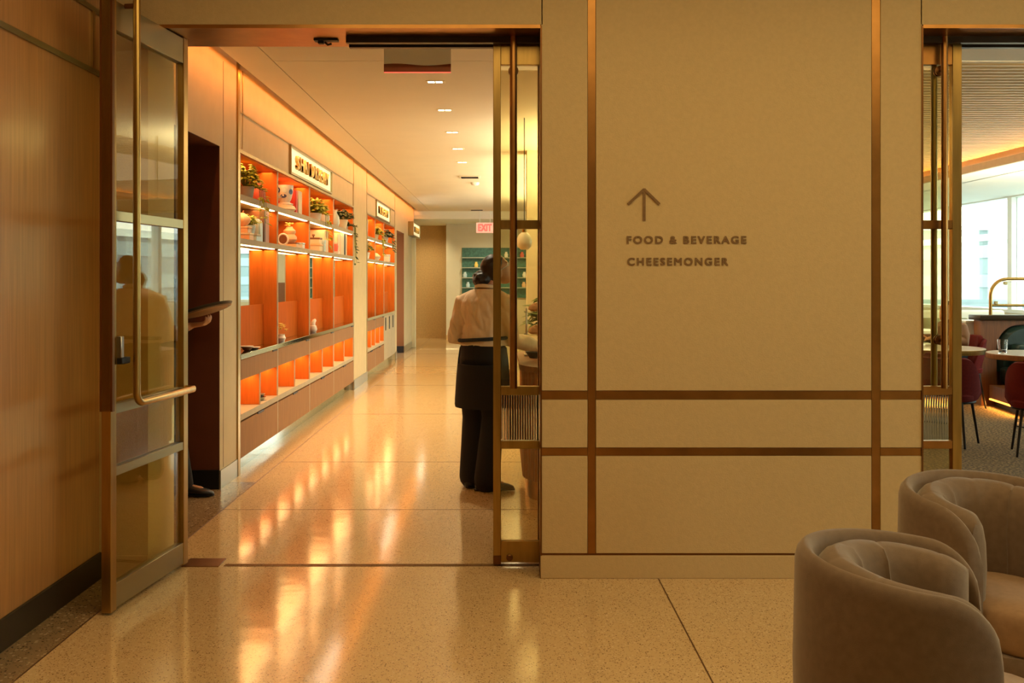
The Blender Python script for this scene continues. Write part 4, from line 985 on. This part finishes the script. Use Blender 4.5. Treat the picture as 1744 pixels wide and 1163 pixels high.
for k, (th, h, m) in enumerate(((.12, .25, 'ivory'), (.10, .27, 'peach'), (.13, .24, 'ivory'), (.12, .28, 'ivory'), (.14, .275, 'blackp'), (.10, .27, 'ivory'))):
    book(-2.25, -2.035, y, th - .002, Z2, h, m, ['short cream book beside the red cup, fourth bay', 'peach upright book in the fourth bay', 'shortest cream book in the fourth bay row', 'tall cream book next to the black one, fourth bay', 'black upright book near the end of the fourth bay', 'cream upright book right of the black one, fourth bay'][k], g2); y += th
# counter level and cubbies
simple('dark_bowl', 'low dark bowl with white rim on the shelving counter, first bay', 'bowl', (-2.055, 8.02, ZC), [('body', 'brownp', LA([(0, 0), (.025, 0), (.05, .03), (.046, .03), (.022, .006), (0, .006)])), ('rim', 'white', LA([(.044, .030), (.052, .030), (.052, .036), (.044, .036)]))])
simple('pale_saucer', 'pale saucer beside the dark bowl on the shelving counter', 'saucer', (-2.05, 8.22, ZC), [('plate', 'white', LA([(0, 0), (.03, 0), (.055, .012), (.053, .015), (0, .006)])), ('well', 'ivory', LA([(0, .006), (.028, .0065), (.028, .008), (0, .008)]))])
t = simple('flower_vase', 'bunch of yellow flowers in a small white vase on the shelving counter', 'vase', (-2.045, 9.22, ZC), [('body', 'white', LA([(0, 0), (.03, 0), (.042, .03), (.03, .055), (.034, .065), (0, .06)]))])
for k in range(9):
    a = k * 2.4; rr = .015 * math.sqrt(k); c = Vector((rr * math.cos(a), rr * math.sin(a), .10 + .055 * (1 - k / 9) + .01 * (k % 2)))
    fm_ = MB()
    for j in range(12):
        b = 2 * PI * j / 12; fm_.leaf(c, (math.cos(b), math.sin(b), .5), 0.024, .018)
    fm_.ball(c, .010, 8, 6).build('blossom', 'petal', t, True, smooth=False)
simple('bent_vase', 'white vase with a bent neck on the shelving counter, third bay', 'vase', (-2.06, 10.85, ZC), [('body', 'white', LA([(0, 0), (.032, 0), (.045, .03), (.035, .07), (0, .08)])), ('neck', 'white', MB().tube([(0, 0, .06), (0, 0, .10), (.012, .01, .125), (.02, .02, .13)], [.026, .024, .02, .016], 12))])
simple('silver_dish', 'stacked grey metal dishes in the second low cubby', 'dishes', (-2.09, 8.50, ZL), [('lower_dish', 'steel', LA([(0, 0), (.05, 0), (.075, .03), (.07, .03), (.045, .006), (0, .006)])), ('upper_dish', 'base_grey', LA([(0, .022), (.04, .022), (.066, .055), (.061, .055), (.036, .03), (0, .03)]))])
simple('dark_jar', 'tiny dark jar in the third low cubby', 'jar', (-2.06, 8.98, ZL), [('body', 'dark', LA([(0, 0), (.022, 0), (.025, .03), (0, .032)])), ('lid', 'silver', LA([(0, .032), (.018, .032), (.018, .042), (0, .042)]))])
simple('dark_jar', 'tiny dark jar in the fourth low cubby', 'jar', (-2.06, 9.72, ZL), [('body', 'dark', LA([(0, 0), (.022, 0), (.025, .03), (0, .032)])), ('lid', 'silver', LA([(0, .032), (.018, .032), (.018, .042), (0, .042)]))])
# farther shelving
simple('white_vase', 'tall white cylinder vase on the farther top shelf, first bay', 'vase', (-2.08, 15.0, Z1), [('body', 'white', LA([(0, 0), (.055, 0), (.06, .24), (.05, .24), (.048, .02), (0, .02)])), ('rim', 'ivory', LA([(.048, .238), (.062, .238), (.062, .246), (.048, .246)]))])
gbox(-2.19, 17.15, Z1, .20, .20, .24, 'blackp', 'black_box', 'black box behind the plant on the farther top shelf')
simple('white_bowl', 'white stacked bowl on the farther second shelf, middle bay', 'bowl', (-2.06, 16.2, Z2), [('body', 'white', LA([(0, 0), (.05, 0), (.09, .06), (.085, .06), (.045, .01), (0, .01)])), ('cover', 'ivory', LA([(0, .12), (.03, .115), (.07, .08), (.085, .062), (0, .062)]))])
simple('red_cone', 'coral cone ornament on the farther second shelf, right bay', 'ornament', (-2.12, 17.35, Z2), [('body', 'coral', LA([(0, .015), (.07, .015), (.01, .26), (0, .262)])), ('foot', 'ivory', LA([(0, 0), (.075, 0), (.075, .016), (0, .016)]))])
gbox(-2.06, 17.55, Z2, .16, .14, .13, 'white', 'white_box', 'white box in front of the coral cone on the farther shelf', 'sky')

# ------------------------------------------------------------------ people
def V(*a): return Vector(a)
def ring_path(mb, secs, n=12):
    """secs: (centre, axis_a, axis_b) ellipses joined in order"""
    return mb.rings([[c + a * math.cos(2 * PI * j / n) + b * math.sin(2 * PI * j / n) for j in range(n)] for c, a, b in secs])
def hand(mb, w, d, nrm, side, curl=.5, size=1.0):
    """palm and five fingers: w wrist, d towards the fingertips, nrm out of the palm, side = thumb side"""
    d = d.normalized(); nrm = (nrm - d * nrm.dot(d)).normalized(); s = d.cross(nrm) * side
    k = size
    ring_path(mb, [(w + d * k * q, s * k * a, nrm * k * b) for q, a, b in ((-.015, .020, .018), (.0, .026, .019), (.03, .036, .018), (.06, .041, .016), (.088, .040, .013), (.097, .034, .009))])
    for i, (o, L) in enumerate(((.031, .070), (.011, .078), (-.010, .073), (-.030, .057))):
        p = w + (d * .088 + s * o) * k; pts = [p]; a = 0.0
        for f, j in ((.45, .8), (.32, 1.0), (.23, .7)):
            a += curl * j; pts.append(pts[-1] + (d * math.cos(a) + nrm * math.sin(a) + s * o * .6) * L * f * k)
        mb.limb(pts, [.0092 * k, .0086 * k, .0078 * k, .0066 * k], 8)
    p = w + (d * .028 + s * .030) * k
    t1 = (d * .65 + s * .75 + nrm * .25).normalized(); t2 = (d * .9 + s * .25 + nrm * .45).normalized()
    mb.limb([p, p + t1 * .042 * k, p + t1 * .042 * k + t2 * .030 * k, p + t1 * .042 * k + t2 * .055 * k], [.013 * k, .0115 * k, .010 * k, .008 * k], 8)
HEAD = ((-.118, .056, .018, .02), (-.111, .050, .036, .036), (-.090, .036, .050, .058), (-.060, .020, .060, .077), (-.020, .008, .067, .089), (.020, .0, .072, .095), (.060, -.006, .071, .093), (.090, -.010, .058, .075), (.110, -.012, .032, .042), (.116, -.012, .010, .015))
def figure(name, label, loc, rz, J, top_m, leg_m, hair_style, wide_legs=False, voxel=.0085, top_extra=.016, sleeve=1.0):
    t = thing(name, label, 'person', loc, rz)
    HM = Matrix.Translation(J['head']) @ Matrix.Rotation(J.get('yaw', 0), 4, 'Z') @ Matrix.Rotation(-J.get('pitch', 0), 4, 'X') @ Matrix.Rotation(J.get('roll', 0), 4, 'Y')
    P, Nk = J['pelvis'], J['neck']
    prof = ((-.06, .10, .08), (0, .155, .115), (.12, .160, .115), (.30, .132, .098), (.45, .138, .100), (.65, .158, .115), (.80, .162, .108), (.88, .140, .090), (.94, .098, .072), (.985, .066, .058), (1.03, .050, .050))
    def torso(mb, ex, lo=-.06, hi=1.04, fz=1.0):
        secs = []
        for f, rx, ry in prof:
            if f < lo or f > hi: continue
            c = P.lerp(Nk, f); secs.append((c.x, c.y, c.z, rx * J.get('w', 1) + ex, ry * J.get('w', 1) + ex))
        return mb.loft(secs, 28, 2.3)
    def head_pts(mb, secs, n=26, ex=0):
        return mb.rings([[HM @ Vector((rx * math.cos(2 * PI * j / n), cy + ry * math.sin(2 * PI * j / n), z)) for j in range(n)] for z, cy, rx, ry in secs])
    b = MB(); torso(b, 0)
    b.limb([Nk + V(0, -.01, -.03), Nk.lerp(J['head'], .45), HM @ V(0, -.02, -.05)], [.056, .050, .050], 16)
    head_pts(b, HEAD)
    b.limb([HM @ V(0, .090, .022), HM @ V(0, .104, -.010), HM @ V(0, .112, -.028)], [.008, .011, .014], 8)
    b.limb([HM @ V(-.020, .080, -.066), HM @ V(0, .090, -.064), HM @ V(.020, .080, -.066)], [.007, .010, .007], 8)
    for sx_ in (-1, 1):
        b.ball(HM @ V(sx_ * .072, -.008, -.012), .03, 10, 8, (.35, .7, 1.05)); b.limb([HM @ V(sx_ * .012, .088, .032), HM @ V(sx_ * .045, .078, .034)], [.008, .007], 8)
    for k, sx_ in (('l', -1), ('r', 1)):
        sh, el, wr = J['sh_' + k], J['el_' + k], J['wr_' + k]
        b.limb([sh, sh.lerp(el, .5), el, el.lerp(wr, .35), wr], [.052, .046, .038, .039, .026], 14)
        hand(b, wr + (wr - el).normalized() * .012, J.get('hd_' + k, wr - el), J.get('hn_' + k, V(0, 0, -1)), J.get('hs_' + k, sx_), J.get('curl_' + k, .45))
        hp, kn, an = J['hip_' + k], J['kn_' + k], J['an_' + k]
        b.limb([hp, hp.lerp(kn, .5), kn, kn.lerp(an, .35), an], [.085, .075, .054, .055, .036], 16)
        td = J['toe_' + k].normalized()
        b.limb([an + V(0, 0, -.03), an + td * .10 + V(0, 0, -.045)], [.032, .026], 10)
    put_mesh('body', remesh(b, .0062, 2, .4), 'skin', t)
    # eyes
    for sx_ in (-1, 1):
        e = MB().ball(HM @ V(sx_ * .031, .0785, .012), .012, 10, 8).build('eye', 'white', t, True)
        MB().ball(HM @ V(sx_ * .031, .0868, .012), .0058, 8, 6).build('iris', 'hair', e, True)
    # hair
    h = MB()
    head_pts(h, ((-.075, -.048, .045, .040), (-.050, -.045, .066, .056), (.0, -.034, .079, .074), (.045, -.018, .081, .092), (.080, -.012, .072, .090), (.108, -.012, .048, .062), (.126, -.012, .014, .02)))
    if hair_style == 'bun':
        h.ball(HM @ V(0, -.128, -.012), .062, 14, 10, (1.15, .9, 1.1))
        for i in range(9):
            a = 2 * PI * i / 9; h.limb([HM @ V(.055 * math.cos(a), -.130, -.012 + .055 * math.sin(a)), HM @ V(.048 * math.cos(a + .9), -.160, -.012 + .048 * math.sin(a + .9)), HM @ V(.02 * math.cos(a + 1.8), -.180, -.012 + .02 * math.sin(a + 1.8))], [.016, .020, .013], 8)
    put_mesh('hair', remesh(h, .006, 3, .5), 'hair', t)
    # top with sleeves
    c = MB(); torso(c, top_extra, J.get('hem', .12), .985)
    for k in 'lr':
        sh, el, wr = J['sh_' + k], J['el_' + k], J['wr_' + k]
        w_ = el.lerp(wr, sleeve); mid = sh.lerp(el, .55)
        pf = J.get('puff', 1.0); c.limb([sh.lerp(P.lerp(Nk, .92), .45), sh, mid, el, el.lerp(w_, .55), w_], [q * pf for q in (.062, .066, .064, .058, .056, .040)], 16)
    sm = remesh(c, .0075, 4, .5)
    if J.get('folds'):
        from mathutils import noise
        base = P.lerp(Nk, .8)
        for v in sm.vertices:
            p = v.co; fade = min(1, max(0, (1.40 - p.z) / .1))
            d1_ = noise.noise((p.x * 16 + p.z * 5, p.y * 10, p.z * 4.2)); d2_ = noise.noise((p.x * 34, p.y * 30 + 4, p.z * 12 + 9))
            pl = math.exp(-((p.x - base.x) / .012) ** 2) * (1 if p.y < 0 else 0) * min(1, max(0, (1.33 - p.z) / .02)) * max(0, min(1, (p.z - 1.12) / .1))
            fade *= min(1, max(0, (p.z - 1.03) / .07)); v.co += v.normal * J['folds'] * fade * ((abs(d1_) - .22) * 1.5 + .35 * d2_ - .5 * pl)
        sm.update()
    put_mesh('shirt', sm, top_m, t)
    col = []
    for i in range(24):
        a = 2 * PI * i / 24; q = P.lerp(Nk, 1.0); col.append(q + V(.066 * math.cos(a), -.004 + .066 * math.sin(a), .004 - .012 * math.sin(a)))
    MB().tube(col, .014, 8, loop=True, cap=False).build('collar', top_m, t, True)
    # trousers
    l = MB()
    c_ = P
    l.loft([(c_.x, c_.y, c_.z - .10, .13, .10), (c_.x, c_.y, c_.z - .04, .172, .130), (c_.x, c_.y, c_.z + .05, .172, .130), (c_.x, c_.y, c_.z + .10, .155, .118)], 24)
    for k in 'lr':
        hp, kn, an = J['hip_' + k], J['kn_' + k], J['an_' + k]
        rr = (.098, .095, .078, .084, .092) if wide_legs else (.096, .088, .068, .064, .054)
        l.limb([hp, hp.lerp(kn, .5), kn, kn.lerp(an, .5), an + V(0, 0, -.015)], rr, 18)
    put_mesh('trousers', remesh(l, .010, 3, .5), leg_m, t)
    for k in 'lr':
        an = J['an_' + k]; td = V(J['toe_' + k].x, J['toe_' + k].y, 0).normalized(); sd = V(td.y, -td.x, 0); z0 = an.z - .085
        m = MB(); base = V(an.x, an.y, z0)
        ring_path(m, [(base + td * q + V(0, 0, hh), sd * a, V(0, 0, 1) * bb) for q, a, bb, hh in ((-.085, .012, .015, .03), (-.075, .030, .032, .036), (-.02, .036, .045, .048), (.05, .040, .036, .038), (.11, .047, .027, .029), (.155, .042, .021, .024), (.185, .022, .014, .018), (.192, .006, .006, .015))], 16)
        s_ = m.build('shoe', 'shoe', t, True)
        ring_path(MB(), [(base + td * q + V(0, 0, .008), sd * a, V(0, 0, 1) * .008) for q, a in ((-.09, .012), (-.075, .032), (0, .038), (.11, .049), (.17, .036), (.195, .008))], 12).build('sole', 'dark', s_, True)
    return t, HM
# woman at the counter, back to the viewer
wl_ = lambda x, y, z: V(x, y, z)
J = dict(pelvis=V(0, 0, .96), neck=V(.012, .02, 1.425), head=V(.062, .088, 1.548), yaw=R(-40), pitch=R(-24), roll=R(4), w=.88,
         sh_l=V(-.158, .0, 1.325), el_l=V(-.232, -.01, 1.065), wr_l=V(-.10, .20, 1.05), sh_r=V(.168, .01, 1.335), el_r=V(.195, .085, 1.055), wr_r=V(.285, .322, 1.0),
         hd_r=V(.25, .9, -.15), hn_r=V(.1, -.1, -1), curl_r=.5, hip_l=V(-.085, 0, .92), kn_l=V(-.10, .03, .50), an_l=V(-.11, .03, .09), toe_l=V(-.15, 1, 0),
         hip_r=V(.085, .0, .92), kn_r=V(.075, .01, .50), an_r=V(.06, -.045, .09), toe_r=V(.9, .48, 0), hem=.10, puff=1.0, folds=.020)
wo, HM = figure('person', 'woman with dark hair bun, cream blouse and black apron, back turned, reaching right', (-.135, 7.06, 0), R(-30), J, 'blouse', 'black_cloth', 'bun', True, top_extra=.030, sleeve=.93)
def apron(t, z0, z1, m, P, ex=.0):
    rings = []
    for z, rx, ry in ((z1, .176, .140), (z1 - .08, .188, .152), ((z0 + z1) / 2, .200, .160), (z0, .214, .170)):
        rings.append((z, rx + ex, ry + ex))
    out = [[V(P.x + rx * math.cos(R(-20) + R(220) * j / 40), P.y + ry * math.sin(R(-20) + R(220) * j / 40), z) for j in range(41)] for z, rx, ry in rings]
    inn = [[V(P.x + (rx - .006) * math.cos(R(-20) + R(220) * j / 40), P.y + (ry - .006) * math.sin(R(-20) + R(220) * j / 40), z) for j in range(41)] for z, rx, ry in rings]
    mb = MB()
    loops = [o_ + i_[::-1] for o_, i_ in zip(out, inn)]
    return mb.rings(loops).build('apron', m, t, True)
apron(wo, .62, 1.005, 'navy_cloth', V(0, 0, 0))
MB().loft([(0, 0, .885, .19, .15), (0, 0, .60, .215, .165), (0, 0, .58, .21, .16)], 24).build('skirt_panel', 'black_cloth', wo, True)
MB().tube([V(.178 * math.cos(a), .142 * math.sin(a), 1.062 + .012 * math.cos(a)) for a in [2 * PI * i / 36 for i in range(36)]], .013, 8, loop=True, cap=False).build('apron_tie', 'navy_cloth', wo, True)
gm = MB()
for sx_ in (-1, 1):
    gm.tube([HM @ V(sx_ * .033 + .022 * math.cos(a), .104, .010 + .018 * math.sin(a)) for a in [2 * PI * i / 18 for i in range(18)]], .0022, 6, loop=True, cap=False)
    gm.tube([HM @ V(sx_ * .056, .103, .014), HM @ V(sx_ * .078, .06, .014), HM @ V(sx_ * .082, -.01, .008)], .0022, 6)
gm.tube([HM @ V(-.011, .106, .012), HM @ V(.011, .106, .012)], .002, 6); gm.build('glasses', 'silver', wo, True)
MB().ball(HM @ V(-.079, -.020, .035), .022, 12, 8, (.25, .7, 1.3)).build('hair_clip', 'sky', wo, True)
# server stepping out of the side opening with a tray
J = dict(pelvis=V(0, 0, .95), neck=V(0, .02, 1.45), head=V(0, .07, 1.60), yaw=R(10), pitch=R(-6), w=1.0,
         sh_l=V(-.18, .01, 1.38), el_l=V(-.225, -.03, 1.10), wr_l=V(-.20, .02, .84), hd_l=V(0, .1, -1), hn_l=V(1, 0, 0), sh_r=V(.18, .01, 1.38), el_r=V(.20, .07, 1.08), wr_r=V(.10, .265, 1.175),
         hd_r=V(.15, 1, .12), hn_r=V(0, .25, 1), hs_r=-1, curl_r=.62, hip_l=V(-.09, 0, .91), kn_l=V(-.09, .09, .50), an_l=V(-.11, .17, .09), toe_l=V(0, 1, 0),
         hip_r=V(.09, 0, .91), kn_r=V(.10, .03, .50), an_r=V(.10, -.06, .09), toe_r=V(.1, 1, 0))
sv, _ = figure('person', 'server in dark clothes half hidden behind the open door, carrying a round tray', (-2.335, 6.70, 0), R(-90), J, 'black_cloth', 'black_cloth', 'short', sleeve=.8)
apron(sv, .45, 1.06, 'navy_cloth', V(0, 0, 0), .005)
tq = Matrix.Rotation(R(-14), 3, 'Y')
tr = thing('serving_tray', 'round black tray with brown underside tilted on the server\'s hand', 'tray', (-1.975, 6.62, 1.268)); tr.rotation_euler = (R(-4.5), R(-17), 0)
MB().lathe([(0, .0), (.165, .0), (.175, .006), (.188, .022), (.184, .024), (.170, .010), (0, .004)], n=48).build('tray_body', 'tray', tr, True)
MB().lathe([(0, -.004), (.13, -.004), (.176, .004), (.17, .006), (0, .0)], n=40).build('underside', 'tray_under', tr, True)
# seated guest in the cafe
J = dict(pelvis=V(0, 0, .63), neck=V(0, .05, 1.02), head=V(0, .10, 1.115), yaw=R(20), pitch=R(-12), w=1.0,
         sh_l=V(-.18, .04, .93), el_l=V(-.24, .04, .77), wr_l=V(-.12, .29, .81), sh_r=V(.18, .04, .93), el_r=V(.24, .04, .77), wr_r=V(.14, .29, .81),
         hip_l=V(-.09, .02, .615), kn_l=V(-.11, .40, .55), an_l=V(-.11, .38, .09), toe_l=V(0, 1, 0), hip_r=V(.09, .02, .615), kn_r=V(.11, .40, .55), an_r=V(.11, .38, .09), toe_r=V(0, 1, 0))
figure('person', 'seated guest in a brown jacket behind the brass door edge at the cafe table', (5.27, 11.60, 0), R(105), J, 'jacket', 'navy_cloth', 'short')
